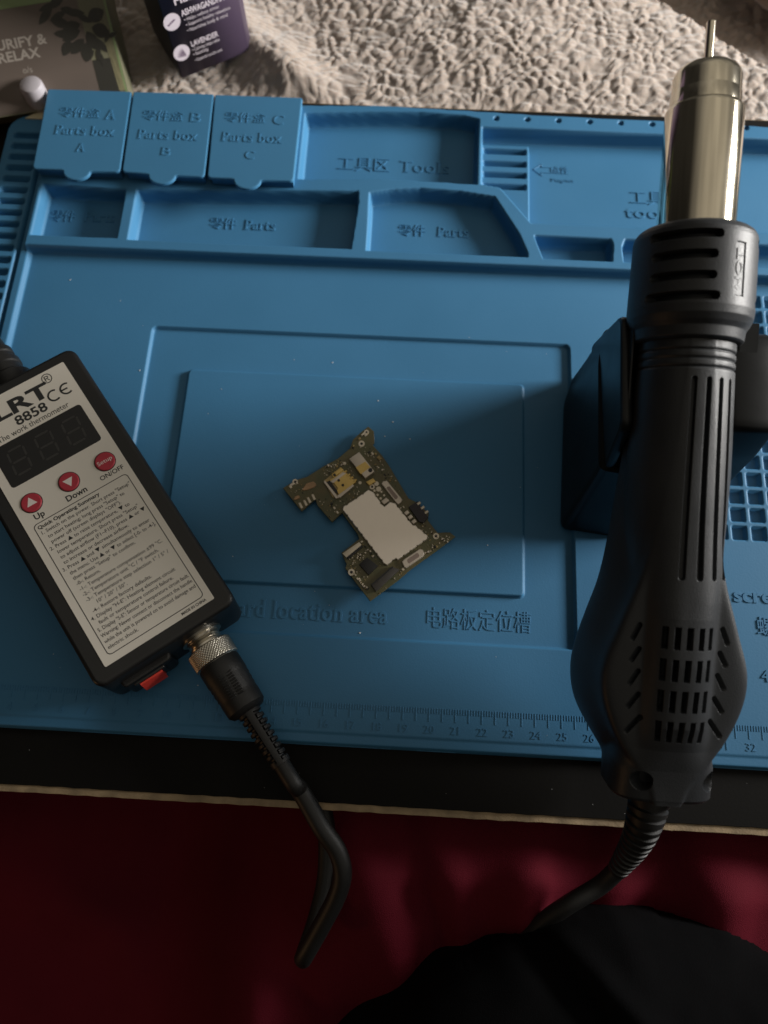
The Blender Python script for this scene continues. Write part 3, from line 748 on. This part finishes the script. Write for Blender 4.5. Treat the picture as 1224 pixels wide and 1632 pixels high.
mb = MB(); mb.prism([(x_r + .02, 0.05), (x_r + 1.0, 0.05), (x_r + .95, gpos(150, 96)[1]), (x_r + .02, gpos(150, 96)[1])], 0.005, 0.014, T=TF); mb.build('dark_panel', LEAF, gb)
mb = MB(); rng = np.random.RandomState(7)
def leaf(px, py, L, wd, ang, z=0.016):
    x, zz = gpos(px, py); P = []
    for t in np.linspace(0, 1, 9): P.append((t * L, wd * math.sin(math.pi * t) ** 0.8))
    for t in np.linspace(1, 0, 9)[1:-1]: P.append((t * L, -wd * math.sin(math.pi * t) ** 0.8))
    c_, s_ = math.cos(ang), math.sin(ang)
    mb.prism([(x + u * c_ - v_ * s_, zz + u * s_ + v_ * c_) for u, v_ in P], 0.014, z, T=TF)
for i, (px, py, L, wd, an) in enumerate([(62, 18, .9, .14, 15), (78, 14, 1.0, .2, 30), (96, 14, .7, .16, -20), (62, 40, 1.1, .18, 40), (80, 34, .9, .15, 20), (104, 20, .9, .17, -10), (120, 22, .8, .14, -35),
        (112, 40, .9, .22, 160), (128, 38, .9, .26, 190), (140, 32, .9, .30, 20), (146, 44, .85, .32, -25), (138, 50, .9, .28, -70), (128, 48, 1.0, .2, 200), (118, 55, .95, .18, 170), (112, 64, .8, .22, 230),
        (134, 62, .95, .24, 215), (142, 66, .9, .26, 240), (128, 70, .9, .18, 190), (152, 60, .8, .15, 300), (158, 72, .7, .12, 250), (150, 80, .7, .12, 220), (160, 84, .6, .1, 270), (168, 68, .6, .12, 60), (172, 60, .5, .1, 20)]):
    leaf(px, py, L, wd, math.radians(an), 0.016 + 0.0003 * i)
mb.build('printed_leaves', LEAF, gb, smooth=False)
mb = MB(); PALE = mat('pale_brown_print', (0.36, 0.32, 0.28), 0.5)
for t, px, py, size in (('PURIFY &', 73, 62, 0.60), ('RELAX', 63, 84, 0.60)):
    x, z = gpos(px, py); put_text(mb, t, x, z, 0.018, size, None, align='RIGHT', T=TF, bold=0.015, sx=1.12)
x, z = gpos(44, 112); put_text(mb, 'o/s', x, z, 0.018, 0.4, None, T=TF)
mb.build('printed_text', PALE, gb, smooth=False)
mb = MB(); STRAW = mat('straw_print', (0.26, 0.235, 0.13), 0.5); rng = np.random.RandomState(3)
for k in range(9):
    x, z = gpos(178 + k * 1.6, 100); x = min(8.3, x); mb.prism([(x + .05, 0.3), (x + .09, 0.3), (x - .04 + rng.uniform(-.3, .1), 4.2 + rng.uniform(-1, .6))], 0.015, 0.0165 + .0003 * k, T=TF)
mb.build('printed_stems', STRAW, gb, smooth=False)

# ------------------------------------------------------------------ phone circuit board
PZ = 0.34                                               # top of the board; components hang below it
def pz(zx, zy, z=PZ): return at(440 + zx / 4.08, 660 + zy / 4.08, z)
PO = pz(640, 680); PO[2] = 0.0
pcb = empty('circuit_board', PO, None, 'small olive phone circuit board with a big silver shield, lying on the mat', 'circuit board')
PCB_G = mat('olive_circuit_board', (0.088, 0.094, 0.042), 0.42, var=0.35, vscale=220, bump=0.3, bscale=3000, col2=(0.135, 0.108, 0.046))
SHIELD = mat('tin_shield', (0.84, 0.76, 0.67), 0.36, metal=0.75, var=0.09, vscale=45, bump=0.15, bscale=300, rvar=0.08)
SOCK = mat('light_metal', (0.66, 0.58, 0.49), 0.42, metal=0.5, var=0.08, vscale=150)
GOLD = mat('gold_plate', (0.68, 0.48, 0.16), 0.42, metal=0.6, var=0.12, vscale=150)
CHIP = mat('black_chip', (0.016, 0.016, 0.017), 0.5)
PURPLEB = mat('dark_module', (0.022, 0.017, 0.024), 0.5)
DCONN = mat('dark_connector', (0.075, 0.068, 0.062), 0.5, var=0.1, vscale=300)
TIN = mat('solder_pad', (0.66, 0.58, 0.46), 0.4, metal=0.4)
COPPER = mat('copper_residue', (0.46, 0.28, 0.15), 0.55, var=0.3, vscale=250, bump=0.5, bscale=1500)
TAN = mat('tan_part', (0.40, 0.29, 0.12), 0.5, var=0.2, vscale=300)
def pp(L, z=PZ): return [tuple(pz(x, y, z)[:2]) for x, y in L]
out = [(600, 80), (636, 112), (640, 185), (628, 200), (690, 270), (738, 340), (862, 548), (905, 568), (992, 642), (988, 692), (1050, 772), (1130, 768), (1166, 797), (1052, 882), (872, 1012), (792, 1082), (612, 1216), (530, 1112), (450, 1002), (458, 975), (424, 902), (540, 812), (530, 780), (428, 640), (364, 702), (268, 592), (256, 552), (166, 632), (62, 502), (45, 480), (130, 428), (200, 408), (320, 332), (400, 290), (480, 222), (500, 165), (560, 110)]
mb = MB(); mb.prism(pp(out), PZ - 0.10, PZ, 0.012, seg=1); mb.build('board', PCB_G, pcb, PO)
# underside shield that the board rests on
mb = MB(); mb.prism(pp([(600, 520), (880, 740), (700, 930), (460, 640)]), 0.02, PZ - 0.10, 0.0); mb.build('underside_shield', SHIELD, pcb, PO)
def part(name, L, h, m, z=PZ, bev=0.015, parent=None):
    q = MB(); q.prism(pp(L, z + h), z - 0.005, z + h, bev, seg=2); return q.build(name, m, parent or pcb, PO)
can = [(600, 490), (634, 508), (690, 588), (705, 600), (740, 570), (776, 580), (890, 722), (906, 722), (986, 790), (980, 812), (792, 946), (780, 936), (722, 980), (700, 970), (432, 622), (436, 600), (500, 560)]
def toothed(L, a, step=17):
    o2 = []
    for i in range(len(L)):
        p0 = np.array(L[i], float); p1 = np.array(L[(i + 1) % len(L)], float); ln = np.linalg.norm(p1 - p0); k = max(1, int(ln / step))
        d = (p1 - p0) / ln; nn = np.array([d[1], -d[0]])
        for j in range(k):
            o2.append(p0 + d * ln * (j + .0) / k); 
            if k > 3 and j % 3 == 1:
                o2.append(p0 + d * ln * (j + .25) / k - nn * a); o2.append(p0 + d * ln * (j + .5) / k - nn * a)
    return o2
part('shield_can', toothed(can, 4), 0.14, SHIELD, bev=0.03)
s = part('sim_socket', [(310, 432), (420, 348), (525, 432), (402, 546), (366, 540)], 0.06, TAN)
part('contact_plate', [(345, 430), (400, 395), (415, 380), (440, 365), (495, 420), (520, 440), (410, 525), (395, 500), (400, 480), (370, 440)], 0.10, GOLD, parent=s)
part('contact_plate', [(360, 390), (420, 345), (440, 362), (372, 412)], 0.11, GOLD, parent=s)
part('frame_rail', [(308, 440), (318, 430), (390, 520), (402, 545), (388, 548)], 0.12, SOCK, parent=s)
part('frame_rail', [(402, 545), (396, 530), (500, 455), (508, 466), (420, 540)], 0.12, SOCK, parent=s)
part('frame_rail', [(350, 438), (440, 372), (455, 384), (372, 448)], 0.115, SOCK, parent=s)
part('slot', [(326, 440), (350, 432), (372, 460), (400, 500), (402, 522), (372, 500)], 0.108, CHIP, parent=s)
for x, y in ((380, 395), (407, 430), (434, 461)): part('rivet', [(x + 9 * math.cos(t), y + 9 * math.sin(t)) for t in np.linspace(0, 6.28, 10, endpoint=False)], 0.116, CHIP, parent=s, bev=0)
for x, y in ((436, 376), (458, 398), (478, 416), (500, 434)): part('contact_spring', [(x, y), (x + 20, y - 14), (x + 26, y - 6), (x + 8, y + 8)], 0.12, GOLD, parent=s)
j = part('audio_jack', [(475, 290), (540, 245), (640, 372), (580, 416)], 0.22, SOCK, bev=0.02)
part('gold_band', [(518, 346), (580, 308), (606, 338), (545, 382)], 0.228, GOLD, parent=j, bev=0)
part('gold_band', [(606, 338), (612, 345), (552, 390), (545, 382)], 0.226, GOLD, parent=j, bev=0)
part('hole', [(613 + 14 * math.cos(t), 364 + 14 * math.sin(t)) for t in np.linspace(0, 6.28, 12, endpoint=False)], 0.232, CHIP, parent=j, bev=0)
for nm, L in (('connector', [(684, 452), (694, 436), (720, 430), (822, 556), (812, 574), (796, 586), (784, 580)]), ('connector', [(818, 960), (828, 946), (934, 876), (952, 880), (966, 905), (958, 922), (846, 1000), (832, 994)])):
    c = part(nm, L, 0.11, SOCK, bev=0.03)
    C0 = np.array(L).mean(0); part('connector_core', [tuple(C0 + (np.array(p) - C0) * np.array([.78, .78]) * 0.7) for p in L], 0.116, mat('connector_core', (0.32, 0.24, 0.20), 0.5), parent=c, bev=0)
c = part('dark_connector', [(618, 1110), (758, 992), (802, 1010), (650, 1152)], 0.13, DCONN, bev=0.02)
part('connector_edge', [(616, 1108), (756, 988), (762, 996), (624, 1116)], 0.136, CHIP, parent=c, bev=0)
part('chip', [(540, 978), (592, 930), (662, 986), (602, 1046)], 0.09, CHIP)
part('white_bar', [(430, 906), (540, 830), (556, 850), (456, 932)], 0.12, TIN, bev=0.02)
part('dark_bar', [(456, 932), (556, 852), (566, 862), (470, 942)], 0.07, CHIP)
part('gold_bar', [(584, 440), (630, 416), (648, 436), (606, 462)], 0.10, GOLD)
part('dark_module', [(862, 602), (920, 566), (988, 668), (962, 706), (930, 700)], 0.12, PURPLEB)
for x, y in ((928, 580), (953, 608), (978, 637)): part('contact_pad', [(x - 14, y), (x + 6, y - 14), (x + 15, y - 2), (x - 6, y + 13)], 0.125, TIN)
for x, y in ((850, 640), (873, 668), (897, 697)): part('capacitor', [(x - 19, y), (x + 4, y - 17), (x + 19, y), (x - 4, y + 17)], 0.14, SOCK)
part('capacitor', [(683, 566), (716, 542), (738, 562), (702, 586)], 0.13, SOCK)
for x, y in ((158, 595), (188, 578), (212, 560), (241, 540)): part('contact_finger', [(x - 14, y - 16), (x, y - 22), (x + 18, y + 12), (x + 4, y + 20)], 0.03, TIN)
for x, y, rx, ry in ((215, 466, 42, 26), (134, 542, 20, 14)):
    part('copper_residue', [(x + rx * math.cos(t) * (1 + .2 * math.sin(3 * t)), y + (ry * math.sin(t) - .35 * rx * math.cos(t)) * (1 + .15 * math.cos(2 * t))) for t in np.linspace(0, 6.28, 16, endpoint=False)], 0.05, COPPER, bev=0.03)
for x, y, r in ((653, 452, 15), (667, 487, 17), (640, 497, 8), (660, 525, 8), (685, 505, 7), (680, 548, 8), (703, 528, 7), (546, 446, 10), (446, 320, 10), (826, 1008, 9)):
    part('solder_pad', [(x + r * math.cos(t), y + r * math.sin(t)) for t in np.linspace(0, 6.28, 14, endpoint=False)], 0.012, TIN, bev=0)
for x, y, r in ((625, 472, 17), (490, 1028, 22), (1040, 793, 20), (556, 192, 20), (124, 440, 18), (588, 118, 16)):
    o_ = part('screw_ring', [(x + r * math.cos(t), y + r * math.sin(t)) for t in np.linspace(0, 6.28, 18, endpoint=False)], 0.014, TIN, bev=0)
    part('screw_hole', [(x + .45 * r * math.cos(t), y + .45 * r * math.sin(t)) for t in np.linspace(0, 6.28, 14, endpoint=False)], 0.018, CHIP, parent=o_, bev=0)
rng = np.random.RandomState(11)
def chips(x0, y0, x1, y1, n, w=0.0, size=(5, 10), h=0.05):
    for k in range(n):
        t = (k + .5) / n; x = x0 + (x1 - x0) * t + rng.uniform(-w, w); y = y0 + (y1 - y0) * t + rng.uniform(-w, w)
        a = rng.uniform(*size); b = a * rng.uniform(.5, .8); an = math.radians(-37 + (90 if rng.rand() < .4 else 0)); ca_, sa_ = math.cos(an), math.sin(an)
        part('surface_component', [(x + u * ca_ - v * sa_, y + u * sa_ + v * ca_) for u, v in ((-a, -b), (a, -b), (a, b), (-a, b))], h * rng.uniform(.6, 1.3), [TIN, SOCK, TAN, CHIP, TIN][rng.randint(5)], bev=0.008)
chips(520, 1050, 590, 1140, 12, 9, (4, 8)); chips(555, 830, 640, 930, 9, 10, (4, 8)); chips(480, 950, 590, 900, 10, 10, (3, 6))
chips(590, 235, 690, 290, 5, 8, (7, 11)); chips(970, 905, 1045, 855, 8, 6, (4, 8)); chips(90, 480, 150, 440, 5, 10, (6, 11))
chips(540, 150, 600, 120, 5, 12, (7, 11)); chips(640, 310, 740, 450, 6, 10, (4, 7)); chips(330, 340, 450, 330, 6, 10, (4, 8))
chips(350, 570, 400, 640, 4, 8, (6, 10)); chips(770, 600, 840, 610, 3, 8, (5, 8)); chips(1080, 800, 1110, 830, 4, 8, (5, 8)); chips(500, 220, 500, 200, 2, 4, (5, 7)); chips(560, 1120, 600, 1140, 2, 5, (9, 12))

rng = np.random.RandomState(23)
fine = {0: MB(), 1: MB(), 2: MB()}
def fine_area(poly, n, smin=2.0, smax=5.0):
    P = np.array(poly, float); lo, hi = P.min(0), P.max(0); k = 0; tries = 0
    while k < n and tries < n * 30:
        tries += 1
        x, y = rng.uniform(lo, hi)
        x0, y0 = P[:, 0], P[:, 1]; x1, y1 = np.roll(x0, -1), np.roll(y0, -1)
        if not np.sum(((y0 > y) != (y1 > y)) & (x < (x1 - x0) * (y - y0) / (y1 - y0 + 1e-9) + x0)) % 2: continue
        a = rng.uniform(smin, smax); b = a * rng.uniform(.4, .7); an = math.radians(-37 + (90 if rng.rand() < .5 else 0)); ca_, sa_ = math.cos(an), math.sin(an)
        fine[rng.choice(3, p=[.5, .2, .3])].prism(pp([(x + u * ca_ - v * sa_, y + u * sa_ + v * ca_) for u, v in ((-a, -b), (a, -b), (a, b), (-a, b))]), PZ - .002, PZ + rng.uniform(.015, .04), 0.004, seg=1); k += 1
fine_area([(520, 200), (600, 210), (640, 250), (690, 300), (760, 400), (850, 560), (830, 560), (720, 420), (660, 380), (560, 250)], 46)
fine_area([(480, 960), (540, 830), (570, 850), (690, 980), (660, 1000), (590, 925), (530, 980), (600, 1060), (560, 1100), (500, 1060)], 60)
fine_area([(830, 600), (860, 620), (990, 720), (1060, 780), (1150, 790), (1050, 870), (970, 920), (990, 800), (900, 720)], 52)
fine_area([(270, 560), (330, 530), (400, 560), (520, 470), (590, 480), (440, 610), (360, 690)], 44)
fine_area([(300, 350), (410, 300), (470, 310), (520, 400), (500, 400), (430, 340), (310, 420)], 30)
fine_area([(150, 560), (70, 490), (130, 440), (200, 430), (260, 500), (250, 540)], 16)
fine_area([(680, 1170), (820, 1010), (840, 1020), (640, 1190)], 14)
for k, (nm, m_2) in enumerate((('fine_solder_parts', TIN), ('fine_gold_parts', TAN), ('fine_black_parts', CHIP))):
    tag(fine[k].build(nm, m_2, pcb, PO), kind='stuff')

# ------------------------------------------------------------------ hot air gun
GA = np.array([27.5635383, -2.71691179, 2.2]); GB_ = np.array([27.68093689, 19.64996561, 11.0])
gu = (GB_ - GA) / np.linalg.norm(GB_ - GA); gv = np.cross(gu, [0, 0, 1]); gv /= np.linalg.norm(gv); gn = np.cross(gv, gu)
GR = np.stack([gv, gu, gn], 1)
gun = empty('hot_air_gun', GA, GR, 'black hot air gun with steel nozzle lying in its holder', 'hot air gun')
# handle: one moulded shell given as radius around its axis
th = np.concatenate([np.linspace(-math.pi * 0.62, math.pi * 0.62, 620, endpoint=False), np.linspace(math.pi * 0.62, math.pi * 1.38, 120, endpoint=False)])
uu = np.concatenate([np.linspace(0.34, 0.50, 8, endpoint=False), np.linspace(0.50, 8.4, 420, endpoint=False), np.linspace(8.4, 15.3, 220)])
def capsule(px_, py_, ax, ay, bx, by):
    dx, dy = bx - ax, by - ay; t = np.clip(((px_ - ax) * dx + (py_ - ay) * dy) / (dx * dx + dy * dy + 1e-9), 0, 1)
    return np.hypot(px_ - ax - dx * t, py_ - ay - dy * t)
def smooth_interp(U_, a, b):
    return sum(w_ * np.interp(U_ + o_, a, b) for o_, w_ in ((-.45, .08), (-.3, .14), (-.15, .18), (0, .2), (.15, .18), (.3, .14), (.45, .08)))
def handle_r(T_, U_):
    rc = np.interp(U_, [0.34, 0.39, .50, 1.5, 2.2, 3, 5, 6.5, 8, 9.5, 12, 14.3, 15.3], [1.16, 1.28, 1.36, 1.48, 1.62, 1.85, 1.98, 1.97, 1.86, 1.75, 1.62, 1.52, 1.50])
    wt = smooth_interp(U_, [0, 1.2, 1.69, 2.12, 2.5, 2.86, 3.3, 3.7, 4.1, 4.5, 5.1, 5.6, 6.1, 6.6, 7.07, 8.0, 9.0, 10.5, 12, 15.3], [.4, .7, 1.25, 1.58, 1.80, 1.98, 2.15, 2.27, 2.33, 2.35, 2.25, 2.06, 1.9, 1.74, 1.57, 1.28, 1.02, .8, .6, .4])
    wl = smooth_interp(U_, [0, 1.2, 1.69, 2.12, 2.66, 3.3, 4.25, 5.2, 6.3, 7.1, 8, 9, 10.2, 12, 15.3], [.6, 1.5, 1.86, 2.15, 2.52, 2.80, 2.92, 2.74, 2.40, 2.12, 1.95, 1.82, 1.70, 1.5, 1.2])
    wt = wt + np.maximum(wl - wt, 0) * sstep(0.5 - 0.9 * np.cos(T_))
    tk = 1.40
    wr = np.interp(U_, [0.34, .39, .50, 1.5, 3, 5, 6.5, 8, 9.5, 11, 12, 14.3, 15.3], [1.45, 1.58, 1.66, 1.66, 1.42, 1.33, 1.36, 1.45, 1.56, 1.62, 1.60, 1.52, 1.50])
    pr_ = np.interp(U_, [0, 1.4, 2.2, 3, 7, 9, 11], [3.6, 3.4, 2.7, 2.6, 2.6, 2.2, 2.0])
    rc = ((np.abs(np.sin(T_)) / wr) ** pr_ + (np.abs(np.cos(T_)) / rc) ** pr_) ** (-1 / pr_)
    p_ = 11.0
    rs_ = ((np.abs(np.sin(T_)) / wt) ** p_ + (np.abs(np.cos(T_)) / tk) ** p_) ** (-1 / p_)
    k = 26.0
    r = (rc ** k + rs_ ** k) ** (1 / k)
    # long finger grooves
    for a in (-8, 9, 26, 43):
        d = capsule((T_ - math.radians(a)) * 1.6, U_, 0, 7.80, 0, 13.95)
        r = r - 0.20 * sstep((0.095 - d) / 0.035)
    # rings under the collar
    for q in (14.35, 14.62, 14.88):
        r = r - 0.05 * np.exp(-((U_ - q) / 0.035) ** 2)
    # rows of vents on the ridge
    v_ = r * np.sin(T_); top = np.cos(T_) > 0
    for u0 in (5.56, 4.55, 3.55, 2.55):
        for k_, a in enumerate((-19, -8, 3, 14, 25)):
            vv = 1.95 * (T_ - math.radians(a))
            d = np.maximum(np.abs(vv) - 0.088, np.abs(U_ - u0 - 0.33) - 0.34)
            r = r - 0.55 * sstep(-d / 0.035 + 0.3)
    for (a, b, c, d_) in ((1.22, 6.16, 1.44, 5.72), (1.19, 5.40, 1.43, 5.02), (1.17, 4.68, 1.43, 4.27), (1.12, 3.94, 1.43, 3.52), (1.02, 3.22, 1.43, 2.72)):
        for s_ in (1, -1):
            d = capsule(s_ * v_, U_, a + .08, b, c + .05, d_)
            r = r - np.where(top, 0.26 * sstep((0.085 - d) / 0.05), 0)
    # screw wells near the cable end
    for a in (-32, 52):
        d = np.hypot(1.55 * (T_ - math.radians(a)), U_ - 1.12)
        r = r - 0.60 * sstep((0.33 - d) / 0.05)
    return r
polar_mesh('handle', polar(uu, th, handle_r), GUN_BLACK, gun, 50)
# vented collar
th = np.linspace(0, 2 * math.pi, 640, endpoint=False)
uu = np.concatenate([np.linspace(15.18, 16.0, 40, endpoint=False), np.linspace(16.0, 18.82, 190)])
def collar_r(T_, U_):
    r = np.interp(U_, [15.18, 15.22, 15.28, 15.60, 15.75, 15.95, 16.2, 18.42, 18.56, 18.68, 18.76, 18.82], [1.45, 1.62, 1.70, 1.74, 1.84, 1.93, 1.96, 1.91, 1.88, 1.81, 1.71, 1.56])
    tt = np.mod(T_ - math.radians(-28) + math.radians(60), math.radians(120)) - math.radians(60)
    for k_, q in enumerate((18.28, 17.66, 17.03, 16.42)):
        h = math.radians(34 if k_ in (0, 3) else 30)
        d = capsule(tt * 1.93, U_, -h * 1.93 + .13, q, h * 1.93 - .13, q)
        r = r - 0.42 * sstep((0.135 - d) / 0.035)
    a = (T_ - math.radians(25)) * 1.93
    fr = np.maximum(np.abs(a) - 0.20, np.abs(U_ - 17.28) - 0.82)
    r = r - 0.035 * sstep((-fr) / 0.03)
    r = r - 0.05 * sstep((0.02 - np.abs(fr + .02)) / 0.02) * (a > 0.1)
    return r
polar_mesh('vented_collar', polar(uu, th, collar_r), GUN_BLACK, gun, 50)
mb = MB(); v, f = text_geo('HOT', 0.40, 0.02, 0.004, 0.004, 'CENTER', 3)
TH = Matrix.Rotation(math.radians(25), 4, 'Y') @ Matrix.Translation((0, 17.28, 1.895)) @ Matrix.Rotation(math.radians(90), 4, 'Z') @ Matrix.Diagonal((1.45, 0.85, 1, 1))
mb.add(v, f, TH); mb.build('raised_lettering', GUN_BLACK, gun)
mb = MB(); mb.revolve([(18.6, 1.58), (18.76, 1.58), (18.76, 1.30)], 48); mb.build('collar_ring', BOX_BLACK, gun)
# steel heater barrel and nozzle
mb = MB(); mb.revolve([(18.4, 1.215), (22.55, 1.215), (22.63, 1.20), (22.68, 1.16), (22.69, 1.10)], 96); mb.build('heater_barrel', CHROME, gun, ang=50)
mb = MB(); mb.revolve([(22.5, 1.085), (23.10, 1.085), (23.14, 1.065), (23.17, 1.065), (23.20, 1.06), (23.66, 1.055), (23.78, 1.02), (23.90, 0.94), (23.98, 0.82), (24.03, 0.62), (24.04, 0.14)], 96); noz = mb.build('nozzle', CHROME, gun, ang=50)
mb = MB(); mb.revolve([(24.0, 0.150), (25.45, 0.140), (25.47, 0.11), (25.40, 0.10)], 32); mb.build('nozzle_tip', CHROME, noz, ang=50)
# ribbed cable boot and cable
bp_ = [Vector((0.0, 0.15, -0.15))]
def to_gun(p): return GR.T @ (np.asarray(p) - GA)
curve = [np.array([-0.05, 0.45, 0.0]), to_gun(at(1028, 1305, 1.9)), to_gun(at(1012, 1345, 1.0)), to_gun(at(985, 1385, -0.4))]
def spline(P, sub=40):
    P = [np.array(p, float) for p in P]; o2 = []
    for i in range(len(P) - 1):
        p0 = P[max(i - 1, 0)]; p1 = P[i]; p2 = P[i + 1]; p3 = P[min(i + 2, len(P) - 1)]
        for k in range(sub):
            t = k / sub; o2.append(0.5 * ((2 * p1) + (p2 - p0) * t + (2 * p0 - 5 * p1 + 4 * p2 - p3) * t * t + (3 * p1 - p0 - 3 * p2 + p3) * t ** 3))
    return o2 + [P[-1]]
C_ = spline(curve); L_ = np.concatenate([[0], np.cumsum([np.linalg.norm(C_[i + 1] - C_[i]) for i in range(len(C_) - 1)])])
rad = [(0.74 - 0.09 * l) - 0.09 * (1 if (l > 0.5 and (l % 0.30) < 0.11) else 0) for l in L_]
mb = MB(); mb.tube(C_, rad, 36, 2); mb.build('cable_boot', RUBBER, gun, ang=50)
cb = [curve[-1], to_gun(at(955, 1412, -0.9)), to_gun(at(905, 1442, -1.2)), to_gun(at(862, 1474, -1.8)), to_gun(at(815, 1530, -2.7)), to_gun(at(770, 1620, -3.6)), to_gun(at(730, 1760, -4.2)), to_gun(at(700, 1900, -4.6))]
mb = MB(); mb.tube(cb, 0.33, 16, 12); mb.build('cable', RUBBER, gun, ang=0)

# ------------------------------------------------------------------ holder for the gun
SO = np.array([28.6, 10.8, 0.0])
hold = empty('gun_holder', SO, None, 'glossy black plastic holder with two raised side walls cradling the hot air gun', 'holder')
def ring(P, r=0.35, n=5):
    o2 = []; m_n = len(P)
    for i in range(m_n):
        p0 = np.array(P[i - 1], float); p1 = np.array(P[i], float); p2 = np.array(P[(i + 1) % m_n], float)
        a = p1 + (p0 - p1) / np.linalg.norm(p0 - p1) * min(r, np.linalg.norm(p0 - p1) * .45); b = p1 + (p2 - p1) / np.linalg.norm(p2 - p1) * min(r, np.linalg.norm(p2 - p1) * .45)
        for k in range(n):
            t = k / (n - 1); o2.append((1 - t) ** 2 * a + 2 * t * (1 - t) * p1 + t * t * b)
    return o2
foot = [(25.08, 7.40), (27.4, 7.15), (30.0, 7.6), (32.0, 9.6), (32.9, 11.9), (32.3, 14.2), (25.75, 14.35), (25.32, 13.0)]
mid = [(25.42, 7.95), (27.4, 7.75), (29.4, 8.0), (31.0, 9.6), (31.6, 11.8), (31.2, 14.15), (25.85, 14.25), (25.55, 12.9)]
top = [(25.55, 8.3), (27.4, 8.1), (29.0, 8.3), (30.0, 9.6), (30.3, 11.6), (30.1, 14.05), (25.95, 14.15), (25.68, 12.7)]
mb = MB(); mb.loft([[(p[0], p[1], z) for p in ring(P)] for P, z in ((foot, 0.01), (foot, 0.35), (mid, 2.0), (top, 4.3), ([(p[0] + (.1 if p[0] < 27 else -.1), p[1] + (.1 if p[1] < 9 else -.1)) for p in top], 4.4))])
mb.build('base', STAND_BLACK, hold, SO, ang=25)
def wing(x_bot, x_top, t, flip):
    # side wall: outline in (y, z), leaning from x_bot at z=3 to x_top at the rim
    P = [(8.3, 2.9), (8.35, 4.2), (8.55, 5.6), (8.75, 6.75), (8.95, 6.98), (9.4, 7.05), (12.2, 7.55), (12.55, 7.52), (12.8, 7.2), (14.1, 3.3), (14.15, 2.9)]
    if flip: P = [(8.5, 2.9), (8.55, 5.5), (8.75, 7.2), (9.0, 7.35), (11.5, 7.75), (12.0, 7.7), (12.3, 7.3), (13.8, 3.0)]
    P2 = ring([(a, b) for a, b in P], 0.18, 4)
    fx = lambda z: x_bot + (x_top - x_bot) * (z - 3.0) / 4.5
    sg = 1 if not flip else -1
    C0 = np.mean(P2, axis=0)
    def ins(p, k): d = C0 - p; return p + d / np.linalg.norm(d) * k
    r = []
    for off, k_ in ((0, .15), (.05, .045), (.15, 0), (t - .15, 0), (t - .05, .045), (t, .15)):
        r.append([(fx(q[1]) + sg * off, q[0], q[1]) for q in [ins(p, k_) for p in P2]])
    q = MB(); q.loft(r); return q.build('side_wall', STAND_BLACK, hold, SO, ang=30)
wing(25.80, 25.60, 0.40, False); wing(30.75, 30.55, 1.45, True)
# saddle the handle rests on
R_ = 1.72; Pts = []
def axis_z(y): return GA[2] + (y - GA[1]) * gu[2] / gu[1]
mb = MB(); rings = []
for y in (9.0, 9.2, 12.0, 12.2):
    cxx = GA[0] + (y - GA[1]) * gu[0] / gu[1]; zc = axis_z(y); L = []
    for k in range(17):
        a = math.pi + math.pi * k / 16; L.append((cxx + R_ * math.cos(a), y, zc + R_ * 1.06 * math.sin(a)))
    L += [(cxx + 2.3, y, zc), (cxx + 2.3, y, 3.0), (cxx - 1.78, y, 3.0), (cxx - 1.78, y, zc)]
    rings.append(L)
mb.loft(rings); mb.build('saddle', STAND_BLACK, hold, SO, ang=30)
